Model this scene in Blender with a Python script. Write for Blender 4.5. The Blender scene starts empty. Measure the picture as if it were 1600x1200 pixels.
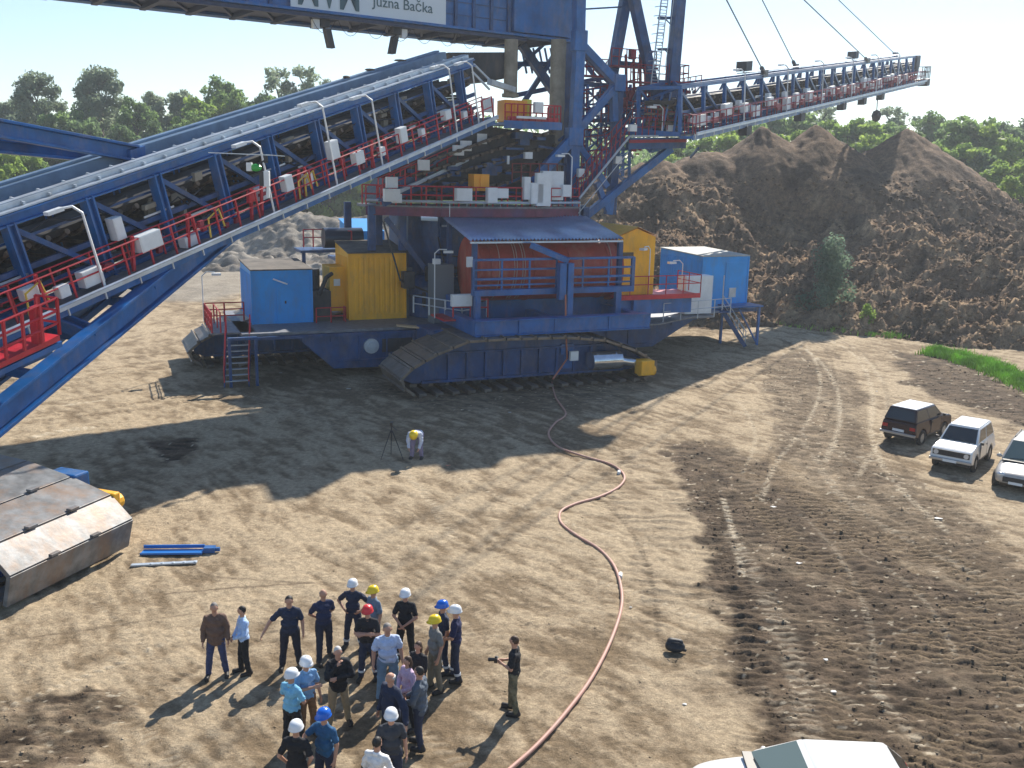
import bpy, math, random
import numpy as np
from mathutils import Vector, Matrix
random.seed(7); rng = np.random.default_rng(11)
sc = bpy.context.scene; COL = sc.collection
# ------------------------------------------------------------ camera
CF, CT, CR, CH = 1500.0, math.radians(12.6), math.radians(1.2), 11.5
cam_d = bpy.data.cameras.new('camera'); cam = bpy.data.objects.new('camera', cam_d); COL.objects.link(cam)
cam_d.sensor_width = 36; cam_d.lens = 36*CF/1600; cam_d.clip_start = .1; cam_d.clip_end = 6000
_F = Vector((0, math.cos(CT), -math.sin(CT))); _U = Vector((0, math.sin(CT), math.cos(CT))); _X = Vector((1, 0, 0))
_R = _X*math.cos(CR)+_U*math.sin(CR); _UP = -_X*math.sin(CR)+_U*math.cos(CR)
cam.matrix_world = Matrix(((_R.x, _UP.x, -_F.x, 0), (_R.y, _UP.y, -_F.y, 0), (_R.z, _UP.z, -_F.z, CH), (0, 0, 0, 1)))
sc.camera = cam
sc.render.resolution_x = 1024; sc.render.resolution_y = 768
# ------------------------------------------------------------ light
SUN_AZ = math.radians(22.0); SUN_EL = math.radians(39.0)
w = bpy.data.worlds.new('World'); sc.world = w; w.use_nodes = True
nt = w.node_tree; bg = nt.nodes['Background']; sky = nt.nodes.new('ShaderNodeTexSky')
sky.sky_type = 'NISHITA'; sky.sun_disc = False; sky.sun_elevation = SUN_EL; sky.sun_rotation = SUN_AZ
sky.air_density = 1.0; sky.dust_density = 0.2; sky.ozone_density = 3.0
nt.links.new(sky.outputs[0], bg.inputs[0]); bg.inputs[1].default_value = 0.10
sd = bpy.data.lights.new('sun', 'SUN'); so = bpy.data.objects.new('sun', sd); COL.objects.link(so)
sd.energy = 5.0; sd.angle = math.radians(.55); sd.color = (1, .93, .82)
sdir = Vector((math.sin(SUN_AZ)*math.cos(SUN_EL), math.cos(SUN_AZ)*math.cos(SUN_EL), math.sin(SUN_EL)))
so.rotation_euler = sdir.to_track_quat('Z', 'Y').to_euler(); so.location = (30, 60, 80)
sc.view_settings.view_transform = 'Standard'; sc.view_settings.look = 'None'
HAZE = 0.0006
sc.view_settings.exposure = 0.68; sc.view_settings.gamma = 1
# ------------------------------------------------------------ pixel drafting on real planes
def ray(px, py):
    return _R*((px-800)/CF)+_UP*((600-py)/CF)+_F
def G(px, py, z=0.0):
    r = ray(px, py); k = (z-CH)/r.z; return Vector((r.x*k, r.y*k, z))
def WY(px, py, Y):
    r = ray(px, py); k = Y/r.y; return Vector((r.x*k, Y, r.z*k+CH))
A23 = math.radians(23); E1 = Vector((math.cos(A23), math.sin(A23), 0)); E2 = Vector((-math.sin(A23), math.cos(A23), 0)); EZ = Vector((0, 0, 1))
def ms(s, w, z): return E1*s+E2*w+EZ*z
def P(px, py, w):
    r = ray(px, py); k = w/r.dot(E2); return Vector((r.x*k, r.y*k, r.z*k+CH))
# ------------------------------------------------------------ mesh builder
class MB:
    def __init__(s): s.v = []; s.f = []; s.mi = []
    def add(s, vs, fs, mi=0):
        n = len(s.v); s.v.extend([tuple(v) for v in vs]); s.f.extend([tuple(i+n for i in f) for f in fs]); s.mi.extend([mi]*len(fs))
    def obox(s, c, ax, ay, az, mi=0):
        c = Vector(c); vs = [c+ax*i+ay*j+az*k for k in (-1, 1) for j in (-1, 1) for i in (-1, 1)]
        fs = [(0, 2, 3, 1), (4, 5, 7, 6), (0, 1, 5, 4), (2, 6, 7, 3), (0, 4, 6, 2), (1, 3, 7, 5)]
        if ax.cross(ay).dot(az) < 0: fs = [f[::-1] for f in fs]
        s.add(vs, fs, mi); return s
    def box(s, x0, x1, y0, y1, z0, z1, mi=0):
        return s.obox(((x0+x1)/2, (y0+y1)/2, (z0+z1)/2), Vector(((x1-x0)/2, 0, 0)), Vector((0, (y1-y0)/2, 0)), Vector((0, 0, (z1-z0)/2)), mi)
    def mbox(s, s0, s1, w0, w1, z0, z1, mi=0):
        return s.obox(ms((s0+s1)/2, (w0+w1)/2, (z0+z1)/2), E1*((s1-s0)/2), E2*((w1-w0)/2), EZ*((z1-z0)/2), mi)
    def beam(s, a, b, w, h, up=EZ, mi=0):
        a = Vector(a); b = Vector(b); d = (b-a)
        if d.length < 1e-6: return s
        x = d.normalized(); up = Vector(up)
        if abs(x.dot(up)) > .98: up = Vector((.3, .9, 0))
        y = up.cross(x).normalized(); z = x.cross(y).normalized()
        return s.obox((a+b)/2, d/2, y*(w/2), z*(h/2), mi)
    def ibeam(s, a, b, w, h, up=EZ, t=.05):
        a = Vector(a); b = Vector(b); x = (b-a).normalized(); up = Vector(up)
        if abs(x.dot(up)) > .98: up = Vector((.3, .9, 0))
        y = up.cross(x).normalized(); z = x.cross(y).normalized()
        s.obox((a+b)/2, (b-a)/2, y*(t/2), z*(h/2-t)); 
        for q in (-1, 1): s.obox((a+b)/2+z*(q*(h/2-t/2)), (b-a)/2, y*(w/2), z*(t/2))
        return s
    def tube(s, pts, r, n=6, rr=None, cap=True, mi=0):
        pts = [Vector(p) for p in pts]; m = len(pts); vs = []; fs = []
        t = (pts[1]-pts[0]).normalized(); a = Vector((0, 0, 1)) if abs(t.z) < .9 else Vector((1, 0, 0)); u = t.cross(a).normalized()
        for i, p in enumerate(pts):
            tt = ((pts[min(i+1, m-1)]-p).normalized()+(p-pts[max(i-1, 0)]).normalized())
            if tt.length < 1e-6: tt = t
            t = tt.normalized(); u = (u-t*u.dot(t)).normalized(); q = t.cross(u); R = rr[i] if rr else r
            for k in range(n):
                c, d = math.cos(2*math.pi*k/n), math.sin(2*math.pi*k/n); vs.append(p+u*(c*R)+q*(d*R))
        for i in range(m-1):
            for k in range(n):
                a_, b_ = i*n+k, i*n+(k+1) % n; fs.append((a_, b_, b_+n, a_+n))
        if cap: fs.append(tuple(range(n))[::-1]); fs.append(tuple((m-1)*n+k for k in range(n)))
        s.add(vs, fs, mi); return s
    def cyl(s, a, b, r, n=16, r2=None): return s.tube([a, b], r, n, rr=[r, r if r2 is None else r2])
    def prism(s, poly, ext, mi=0):
        poly = [Vector(p) for p in poly]; ext = Vector(ext); n = len(poly)
        vs = poly+[p+ext for p in poly]; fs = [tuple(range(n))[::-1], tuple(range(n, 2*n))]+[(i, (i+1) % n, (i+1) % n+n, i+n) for i in range(n)]
        nrm = Vector((0, 0, 0))
        for i in range(n): nrm += poly[i].cross(poly[(i+1) % n])
        if nrm.dot(ext) < 0: fs = [f[::-1] for f in fs]
        s.add(vs, fs, mi); return s
    def quad(s, a, b, c, d, mi=0): s.add([a, b, c, d], [(0, 1, 2, 3)], mi); return s
    def cap(s, a, b, ra, rb, n=12):
        a = Vector(a); b = Vector(b); d = b-a; L = d.length
        t = d.normalized() if L > 1e-6 else Vector((0, 0, 1)); pts = []; rr = []
        for k in range(1, 4): th = math.pi/2*k/4; pts.append(a-t*(ra*math.cos(th))); rr.append(ra*math.sin(th))
        pts.append(a); rr.append(ra); 
        if L < 1e-6: b = a+t*1e-3
        pts.append(b); rr.append(rb)
        for k in (3, 2, 1): th = math.pi/2*k/4; pts.append(b+t*(rb*math.cos(th))); rr.append(rb*math.sin(th))
        return s.tube(pts, 1, n, rr=rr)
    def ell(s, c, rx, ry, rz, rot=None, n=14):
        c = Vector(c); vs = []; fs = []; m = n//2
        for i in range(1, m):
            for k in range(n):
                th, ph = math.pi*i/m, 2*math.pi*k/n
                q = Vector((rx*math.sin(th)*math.cos(ph), ry*math.sin(th)*math.sin(ph), rz*math.cos(th)))
                vs.append(c+(rot @ q if rot else q))
        z = Vector((0, 0, rz)); z = rot @ z if rot else z
        vs += [c+z, c-z]
        for i in range(m-2):
            for k in range(n): a, b = i*n+k, i*n+(k+1) % n; fs.append((a, a+n, b+n, b))
        T, B = len(vs)-2, len(vs)-1
        for k in range(n): fs.append((T, k, (k+1) % n)); fs.append((B, (m-2)*n+(k+1) % n, (m-2)*n+k))
        s.add(vs, fs); return s
    def mesh(s, name, mats, off=None, smooth=False):
        me = bpy.data.meshes.new(name); V = s.v
        if off is not None: V = [(x-off[0], y-off[1], z-off[2]) for x, y, z in V]
        me.from_pydata(V, [], s.f)
        for m in (mats if isinstance(mats, (list, tuple)) else [mats]): me.materials.append(m)
        me.polygons.foreach_set('material_index', s.mi)
        if smooth is True: me.polygons.foreach_set('use_smooth', [True]*len(s.f))
        me.validate(); me.update(); return me
    def mark(s):
        if not hasattr(s, 'cuts'): s.cuts = []
        s.cuts.append((len(s.v), len(s.f))); return s
    def build_each(s, name, mats, parent=None, **k):
        cuts = [c for c in getattr(s, 'cuts', [])]; cuts = ([(0, 0)] if not cuts or cuts[0] != (0, 0) else [])+cuts+[(len(s.v), len(s.f))]; out = []
        for (v0, f0), (v1, f1) in zip(cuts[:-1], cuts[1:]):
            if v1 == v0: continue
            q = MB(); q.v = s.v[v0:v1]; q.f = [tuple(i-v0 for i in f) for f in s.f[f0:f1]]; q.mi = s.mi[f0:f1]; out.append(q.build(name, mats, parent, **k))
        return out
    def build(s, name, mats, parent=None, smooth=False, bevel=0, loc=None):
        off = worldloc(parent) if parent else (loc or (0, 0, 0))
        me = s.mesh(name, mats, off, smooth); o = bpy.data.objects.new(name, me); COL.objects.link(o)
        if parent: o.parent = parent
        elif loc: o.location = loc
        if smooth == 'auto': autosmooth(o)
        if bevel:
            b = o.modifiers.new('bevel', 'BEVEL'); b.width = bevel; b.segments = 2; b.limit_method = 'ANGLE'; b.angle_limit = math.radians(40)
        return o
def autosmooth(o, deg=40):
    me = o.data; me.polygons.foreach_set('use_smooth', [True]*len(me.polygons))
    try: me.set_sharp_from_angle(angle=math.radians(deg))
    except Exception: pass
LOCALS = set()
def worldloc(o):
    p = Vector((0, 0, 0)); q = o
    while q:
        if q.name in LOCALS: return p
        q = q.parent
    while o: p += Vector(o.location); o = o.parent
    return p
def root(name, loc, label, cat, group=None, rz=0):
    o = bpy.data.objects.new(name, None); COL.objects.link(o); o.location = loc; o.rotation_euler = (0, 0, rz); o.empty_display_size = .2
    return tag(o, label, cat, group)
def tag(o, label=None, cat=None, group=None, kind=None):
    if label: o['label'] = label
    if cat: o['category'] = cat
    if group: o['group'] = group
    if kind: o['kind'] = kind
    return o
# ------------------------------------------------------------ noise
def vnoise(x, y, seed=0):
    xi = np.floor(x).astype(np.int64); yi = np.floor(y).astype(np.int64); fx = x-xi; fy = y-yi
    fx = fx*fx*(3-2*fx); fy = fy*fy*(3-2*fy)
    def h(a, b):
        n = (a*374761393+b*668265263+seed*1442695041) & 0xffffffff
        n = ((n ^ (n >> 13))*1274126177) & 0xffffffff
        return ((n ^ (n >> 16)) & 0xffff)/65535.0
    return (h(xi, yi)*(1-fx)+h(xi+1, yi)*fx)*(1-fy)+(h(xi, yi+1)*(1-fx)+h(xi+1, yi+1)*fx)*fy
def fbm(x, y, scale=1., octv=4, seed=0, gain=.5):
    t = 0; a = 1; n = 0
    for i in range(octv):
        t = t+a*vnoise(x/scale*2**i+i*17.3, y/scale*2**i-i*9.1, seed+i); n += a; a *= gain
    return t/n
# ------------------------------------------------------------ materials
MC = {}
def mat(name, col, rough=.6, metal=0., bump=0., bscale=8., var=.0, vscale=2., col2=None, spec=None, dirt=None, dscale=.6, damt=.5, coat=0):
    if name in MC: return MC[name]
    m = bpy.data.materials.new(name); m.use_nodes = True; n = m.node_tree.nodes; l = m.node_tree.links; b = n['Principled BSDF']
    b.inputs['Base Color'].default_value = (*col, 1); b.inputs['Roughness'].default_value = rough; b.inputs['Metallic'].default_value = metal
    if spec is not None: b.inputs['Specular IOR Level'].default_value = spec
    if coat: b.inputs['Coat Weight'].default_value = coat; b.inputs['Coat Roughness'].default_value = .08
    tc = n.new('ShaderNodeTexCoord'); cur = None
    if var or col2:
        t = n.new('ShaderNodeTexNoise'); t.inputs['Scale'].default_value = vscale; t.inputs['Detail'].default_value = 6; t.inputs['Roughness'].default_value = .65
        l.new(tc.outputs['Object'], t.inputs['Vector']); r = n.new('ShaderNodeValToRGB'); l.new(t.outputs['Fac'], r.inputs[0])
        c2 = col2 or tuple(c*(1-var) for c in col); r.color_ramp.elements[0].position = .38; r.color_ramp.elements[1].position = .62
        r.color_ramp.elements[0].color = (*c2, 1); r.color_ramp.elements[1].color = (*[min(1, c*(1+var)) for c in col], 1); cur = r.outputs[0]
    if dirt:
        t = n.new('ShaderNodeTexNoise'); t.inputs['Scale'].default_value = dscale; t.inputs['Detail'].default_value = 8; t.inputs['Roughness'].default_value = .7
        mp = n.new('ShaderNodeMapping'); mp.inputs['Scale'].default_value = (1, 1, .35); l.new(tc.outputs['Object'], mp.inputs[0]); l.new(mp.outputs[0], t.inputs['Vector'])
        r = n.new('ShaderNodeValToRGB'); r.color_ramp.elements[0].position = .48; r.color_ramp.elements[1].position = .72
        r.color_ramp.elements[0].color = (0, 0, 0, 1); r.color_ramp.elements[1].color = (damt,)*3+(1,); l.new(t.outputs['Fac'], r.inputs[0])
        mx = n.new('ShaderNodeMix'); mx.data_type = 'RGBA'; l.new(r.outputs[0], mx.inputs['Factor'])
        if cur: l.new(cur, mx.inputs['A'])
        else: mx.inputs['A'].default_value = (*col, 1)
        mx.inputs['B'].default_value = (*dirt, 1); cur = mx.outputs['Result']
    if cur: l.new(cur, b.inputs['Base Color'])
    if bump:
        t = n.new('ShaderNodeTexNoise'); t.inputs['Scale'].default_value = bscale; t.inputs['Detail'].default_value = 5; l.new(tc.outputs['Object'], t.inputs['Vector'])
        bp = n.new('ShaderNodeBump'); bp.inputs['Strength'].default_value = bump; bp.inputs['Distance'].default_value = .05
        l.new(t.outputs['Fac'], bp.inputs['Height']); l.new(bp.outputs[0], b.inputs['Normal'])
    MC[name] = m; return m
DUST = (.30, .23, .16)
BLUE = mat('blue_steel_paint', (.004, .105, .34), .36, var=.22, vscale=.9, dirt=DUST, dscale=1.7, damt=.28)
NAVY = mat('dark_blue_steel_paint', (.002, .055, .19), .40, var=.28, vscale=1.1, dirt=DUST, dscale=1.7, damt=.26)
SKYB = mat('cabin_blue_paint', (.0, .30, .78), .45, var=.08, vscale=.6, dirt=(.10, .18, .28), dscale=1.6, damt=.45)
YEL = mat('machine_yellow_paint', (.95, .46, .010), .45, var=.06, vscale=.6, dirt=(.35, .2, .07), dscale=1.7, damt=.5)
RED = mat('red_rail_paint', (.50, .02, .035), .45, var=.15)
DRED = mat('drum_red_paint', (.42, .055, .03), .5, var=.15, vscale=1.2, dirt=(.45, .22, .16), dscale=1.1, damt=.6)
PALE = mat('galvanised_sheet', (.50, .56, .62), .38, metal=.35, var=.12, vscale=1.5, dirt=DUST, damt=.25)
WHITE = mat('white_enclosure_paint', (.72, .76, .78), .45, var=.05)
CORR = mat('blue_corrugated_sheet', (.40, .55, .80), .2, metal=.6, var=.08)
CORY = mat('yellow_corrugated_sheet', (.82, .45, .08), .35, var=.08)
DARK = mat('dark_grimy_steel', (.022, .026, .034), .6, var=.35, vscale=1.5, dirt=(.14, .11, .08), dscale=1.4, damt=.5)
RUB = mat('black_rubber_belt', (.02, .02, .022), .7, var=.3, dirt=DUST, damt=.3)
SOILB = mat('carried_soil', (.10, .07, .05), .9, bump=.6, bscale=4, var=.3)
TRK = mat('worn_track_steel', (.17, .15, .13), .45, metal=.45, var=.25, vscale=1.6, dirt=(.28, .2, .13), dscale=1.2, damt=.7, bump=.2, bscale=6)
TRK2 = mat('bright_track_steel', (.185, .19, .195), .5, metal=.2, var=.35, vscale=1.4, dirt=(.26, .15, .08), dscale=.9, damt=.85, bump=.12, bscale=5)
CONC = mat('dusty_cylinder_steel', (.26, .24, .19), .6, var=.2, vscale=1.5, dirt=(.10, .09, .08), dscale=1.2, damt=.5)
ROOFD = mat('dusty_roof_sheet', (.11, .095, .078), .85, var=.35, vscale=1.2, dirt=(.20, .16, .12), dscale=1.4, damt=.6)
ROOFL = mat('pale_roof_sheet', (.42, .42, .38), .75, var=.15, vscale=1.5)
SILV = mat('polished_motor_housing', (.62, .66, .72), .16, metal=.9, var=.1)
CHROME = mat('wheel_steel', (.45, .45, .45), .35, metal=.7)
GRATE = mat('steel_grating', (.20, .21, .23), .6, metal=.3, var=.2, vscale=3)
WOOD = mat('timber_board', (.55, .40, .24), .8, var=.1)
TYRE = mat('tyre_rubber', (.022, .022, .022), .85, dirt=(.2, .15, .1), dscale=4, damt=.5)
GLASS = mat('dark_glass', (.012, .018, .022), .06, spec=.8)
def cloth(col, name=None):
    nm = name or 'cloth_%02d_%02d_%02d' % tuple(int(c*99) for c in col)
    return mat(nm, col, .85, var=.12, vscale=9, bump=.25, bscale=14)
# ------------------------------------------------------------ ground sheet
def axis(segs):
    out = []
    for a, b, st in segs: out.extend(list(np.arange(a, b, st)))
    return out
def geo(a, b, st, g):
    out = []; x = a
    while x < b: out.append(x); x += st; st *= g
    return out+[b]
pos = geo(16, 32, .09, 1.008); pos = [p for p in pos if p < 32]+geo(32, 4000, .25, 1.09)
xs = sorted(set([-p for p in pos]+list(np.arange(-15.95, 15.96, .07))+pos))
ys = [-400, -150, -60, -20, 0, 6, 10, 12.5]+axis([(13.5, 26, .05), (26, 34, .07), (34, 60, .12), (60, 100, .3)])+geo(100, 5000, .5, 1.09)
X, Y = np.meshgrid(np.array(xs, float), np.array(ys, float)); NX, NY = len(xs), len(ys)
def segdist(X, Y, pts):
    best = np.full(X.shape, 1e9); U = np.zeros(X.shape); side = np.zeros(X.shape); acc = 0
    for a, b in zip(pts[:-1], pts[1:]):
        dx, dy = b[0]-a[0], b[1]-a[1]; L = math.hypot(dx, dy)
        if L < 1e-6: continue
        t = np.clip(((X-a[0])*dx+(Y-a[1])*dy)/L/L, 0, 1); d = np.hypot(X-a[0]-t*dx, Y-a[1]-t*dy); m = d < best
        best = np.where(m, d, best); U = np.where(m, acc+t*L, U); side = np.where(m, np.sign((X-a[0])*dy-(Y-a[1])*dx), side); acc += L
    return best, U, side
def inpoly(X, Y, pts):
    c = np.zeros(X.shape, bool); n = len(pts)
    for i in range(n):
        x1, y1 = pts[i][0], pts[i][1]; x2, y2 = pts[(i+1) % n][0], pts[(i+1) % n][1]
        if abs(y2-y1) < 1e-9: continue
        c ^= ((y1 > Y) != (y2 > Y)) & (X < (x2-x1)*(Y-y1)/(y2-y1)+x1)
    return c
def sm(x): x = np.clip(x, 0, 1); return x*x*(3-2*x)
def softpoly(px, edge, seed):
    pts = [G(*p) for p in px]; d, _, _ = segdist(X, Y, pts+[pts[0]]); ins = inpoly(X, Y, pts)
    sd_ = np.where(ins, d, -d)+(fbm(X, Y, edge*1.6, 4, seed)-.5)*edge*2.6
    return sm(sd_/edge+.5)
def smooth_path(px, n=8):
    p = [G(*q) for q in px]; out = []
    for i in range(len(p)-1):
        p0, p1, p2, p3 = p[max(i-1, 0)], p[i], p[i+1], p[min(i+2, len(p)-1)]
        for k in range(n):
            t = k/n; out.append(.5*((2*p1)+(p2-p0)*t+(2*p0-5*p1+4*p2-p3)*t*t+(3*p1-p0-3*p2+p3)*t**3))
    return out+[p[-1]]
near = ((Y < 130) & (np.abs(X) < 80)).astype(float)
ca, sa = math.cos(math.radians(-52)), math.sin(math.radians(-52))
XR, YR = X*ca+Y*sa+.9*(fbm(X, Y, 6, 2, 15)-.5), -X*sa+Y*ca+1.6*(fbm(X, Y, 7, 2, 16)-.5)                      # scrape direction of the blade
mott = fbm(XR*.6, YR, .42, 5, 17, .7); big = fbm(X, Y, 7, 4, 3); med = fbm(X, Y, 1.6, 4, 21); fine = fbm(X, Y, .32, 3, 5)
streak = fbm(XR*.2, YR, .26, 4, 9, .6); streak2 = fbm(X*.22+Y*.05, Y, .6, 4, 77)
Hh = (big-.5)*.12+(med-.5)*.07+(fine-.5)*.045+(mott-.5)*.07+(streak-.5)*.045
c_sand = np.array([.425, .334, .222]); c_s2 = np.array([.205, .150, .092]); c_damp = np.array([.10, .072, .048]); c_pale = np.array([.62, .53, .39]); c_grey = np.array([.27, .25, .215])
t = sm((.27*streak+.2*big+.17*med+.36*mott-.405)/.16)
Cc = c_s2+(c_sand-c_s2)*t[..., None]
# damp churned soil and other darker ground
damp = softpoly([(1035, 690), (1110, 690), (1230, 740), (1340, 820), (1430, 890), (1600, 960), (1640, 1190), (1500, 1260), (1200, 1260), (1180, 1100), (1135, 970), (1105, 870), (1070, 770)], .55, 31)
damp2 = softpoly([(1190, 560), (1260, 545), (1345, 600), (1360, 700), (1500, 800), (1640, 900), (1640, 1000), (1430, 900), (1300, 800), (1215, 700)], .8, 41)*.45
edge = softpoly([(1390, 545), (1480, 560), (1660, 640), (1660, 690), (1520, 640), (1420, 600)], .8, 43)*.75
corner = softpoly([(-60, 1110), (60, 1095), (190, 1080), (200, 1120), (120, 1200), (60, 1280), (-100, 1280)], .35, 47)*.8
oil = softpoly([(232, 692), (300, 682), (310, 700), (285, 715), (262, 722), (240, 708)], .3, 53)*.9
under = softpoly([(560, 600), (990, 560), (1010, 612), (900, 640), (640, 640)], .8, 54)*.35  # ground colour darker around the front crawler
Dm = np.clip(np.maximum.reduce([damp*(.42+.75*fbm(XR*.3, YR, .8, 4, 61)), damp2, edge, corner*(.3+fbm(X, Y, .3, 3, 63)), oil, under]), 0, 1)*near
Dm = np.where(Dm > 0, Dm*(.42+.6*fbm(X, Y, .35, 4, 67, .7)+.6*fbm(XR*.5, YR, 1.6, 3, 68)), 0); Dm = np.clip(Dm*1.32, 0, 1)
grey = softpoly([(-300, 300), (700, 300), (600, 420), (330, 470), (-300, 520)], 3, 71)*.7
Cc = Cc+(c_grey*(.7+.6*med[..., None])-Cc)*grey[..., None]
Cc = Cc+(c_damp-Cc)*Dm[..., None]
streak3 = fbm(X*.28+Y*.03, Y, .15, 3, 87, .6); Cc = Cc*(1+np.clip(Dm, 0, 1)*(streak3-.5)*2.6)[..., None].clip(.35, 2.2)
clod = np.clip(fbm(X, Y, .22, 3, 81)-.45, 0, 1)
Hh += Dm*(fbm(X, Y, .16, 3, 81, .7)-.5)*.09+Dm*(streak3-.5)*.11+Dm*(streak2-.5)*.08
spk = (fbm(X*.5, Y, .10, 2, 91) > .84) & (Dm > .15); Cc[spk] = c_pale*.85
# tracks: (points, width, period, depth, tint, taper seed)
TR = [([(905, 690), (985, 745), (1030, 810), (1060, 880), (1085, 960), (1110, 1060)], 3.2, .62, .04, .22, 0),
      ([(1078, 700), (1115, 790), (1150, 890), (1170, 1000), (1180, 1120), (1185, 1240)], 1.0, .28, .05, .6, 1),
      ([(1120, 695), (1200, 790), (1290, 890), (1335, 1000), (1350, 1120), (1345, 1240)], 1.9, .28, .05, .5, 2),
      ([(1190, 720), (1310, 820), (1410, 930), (1470, 1050), (1500, 1240)], 1.8, .28, .045, .5, 3),
      ([(1290, 780), (1400, 850), (1520, 960), (1620, 1100), (1680, 1250)], 1.8, .28, .045, .45, 33),
      ([(1390, 830), (1520, 900), (1640, 1010), (1750, 1150)], 1.5, .28, .06, .35, 34),
      ([(1225, 530), (1262, 570), (1262, 640), (1225, 715)], 1.0, .3, .04, .6, 4),
      ([(1285, 535), (1330, 590), (1345, 660), (1330, 720), (1400, 800), (1540, 880)], .8, .25, .04, .55, 5),
      ([(1255, 535), (1300, 590), (1312, 655), (1290, 720)], .4, .25, .03, -.6, 6),
      ([(1320, 530), (1375, 590), (1385, 660), (1330, 760)], .4, .25, .03, -.5, 7),
      ([(-40, 622), (120, 600), (260, 575), (400, 560)], .9, .3, .045, .22, 8), ([(-40, 672), (90, 655), (220, 640), (300, 625)], .7, .26, .06, .5, 9),
      ([(-40, 585), (150, 560), (330, 520)], .8, .28, .04, .2, 10),
      ([(-60, 972), (110, 948), (300, 925), (520, 912), (760, 915)], .2, .5, .025, 1.5, 11), ([(-60, 1012), (130, 985), (330, 955)], .17, .5, .025, 1.4, 12),
      ([(640, 690), (700, 760), (760, 830), (850, 900)], .22, .3, .02, -.25, 13), ([(600, 720), (650, 790), (690, 850)], .2, .3, .02, -.2, 14),
      ([(430, 600), (660, 640), (900, 640), (1100, 600)], 1.2, .4, .03, .1, 15), ([(0, 1060), (200, 1020), (420, 985), (700, 990)], .3, .3, .02, .12, 16),
      ([(990, 640), (1090, 600), (1250, 610), (1400, 700)], .5, .3, .03, -.25, 17), ([(1000, 670), (1130, 640), (1250, 690), (1330, 790), (1600, 930)], .5, .28, .03, -.3, 18),
      ([(220, 855), (290, 872), (330, 900), (520, 915)], .2, .2, .04, 1.3, 19), ([(820, 900), (950, 960), (1090, 1010), (1160, 1100)], .35, .3, .02, .2, 20),
      ([(560, 840), (700, 850), (860, 850), (1060, 840)], .8, .3, .015, .1, 21), ([(1090, 560), (1180, 520), (1260, 520)], .6, .3, .03, .2, 22)]
for i, (pl_, wd_, tn) in enumerate([([(1195, 520), (1262, 548), (1282, 600), (1262, 660), (1215, 720), (1190, 780)], .35, -.6), ([(1215, 515), (1285, 545), (1305, 600), (1290, 665), (1255, 720)], .3, .55), ([(1240, 512), (1330, 550), (1362, 610), (1362, 680), (1395, 750), (1480, 830)], .4, -.55), ([(1260, 512), (1350, 552), (1385, 612), (1388, 680), (1425, 745), (1520, 815), (1620, 880)], .35, .5),
        ([(1120, 560), (1180, 600), (1210, 660), (1195, 730)], .35, .5), ([(1090, 600), (1150, 625), (1180, 680), (1160, 740)], .3, -.45), ([(1300, 700), (1380, 745), (1480, 770), (1600, 800)], .3, -.45), ([(1280, 720), (1370, 765), (1480, 795), (1620, 830)], .3, .4), ([(860, 720), (960, 800), (1010, 880), (1030, 990)], .3, .4), ([(700, 740), (860, 810), (1000, 850), (1090, 860)], .3, -.35), ([(430, 880), (640, 850), (820, 870), (980, 940), (1060, 1040)], .3, .35), ([(400, 1000), (240, 1080), (60, 1180)], .35, .4), ([(360, 960), (180, 1040), (0, 1110)], .35, -.4)]):
    TR.append((pl_, wd_, .24, .04, tn, 520+i))
TR += [([(1140, 830), (1205, 950), (1250, 1070), (1268, 1240)], .75, .3, .02, -.28, 560), ([(1370, 1080), (1410, 1130), (1460, 1180)], .4, .3, .02, -.7, 561), ([(1130, 780), (1150, 850), (1160, 900)], .35, .3, .02, -.8, 562), ([(60, 682), (105, 673), (150, 668)], .7, .3, .02, -.8, 563), ([(100, 634), (160, 626)], .5, .3, .02, -.7, 564)]
rr = random.Random(5)
for i in range(46):                                     # wandering single tyre and track lines over the yard
    x0, y0 = rr.uniform(-100, 1650), rr.uniform(560, 1180); an = rr.choice((rr.uniform(.2, 1.1), rr.uniform(-.5, .4), rr.uniform(.6, 1.0))); Ln = rr.uniform(180, 520); cv = rr.uniform(-.5, .5)
    pl_ = []
    for k in range(6): q = k/5; pl_.append((x0+Ln*q*math.cos(an+cv*q), y0+Ln*q*math.sin(an+cv*q)*(.55+.5*(y0-560)/600)))
    if min(p[1] for p in pl_) < 500: continue
    TR.append((pl_, rr.choice((.12, .2, .3, .55)), .22, rr.uniform(.015, .035), rr.choice((-.3, -.22, .2, .3)), 400+i))
for i, (x0, y0, x1, y1) in enumerate([(-40, 598, 250, 565), (-40, 612, 330, 560), (-40, 640, 200, 612), (20, 655, 280, 618), (200, 560, 420, 520), (120, 540, 330, 500), (-40, 560, 140, 530)]):
    TR.append(([(x0, y0), ((x0+x1)/2, (y0+y1)/2+4), (x1, y1)], .6, .27, .06, .5, 470+i))
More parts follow.
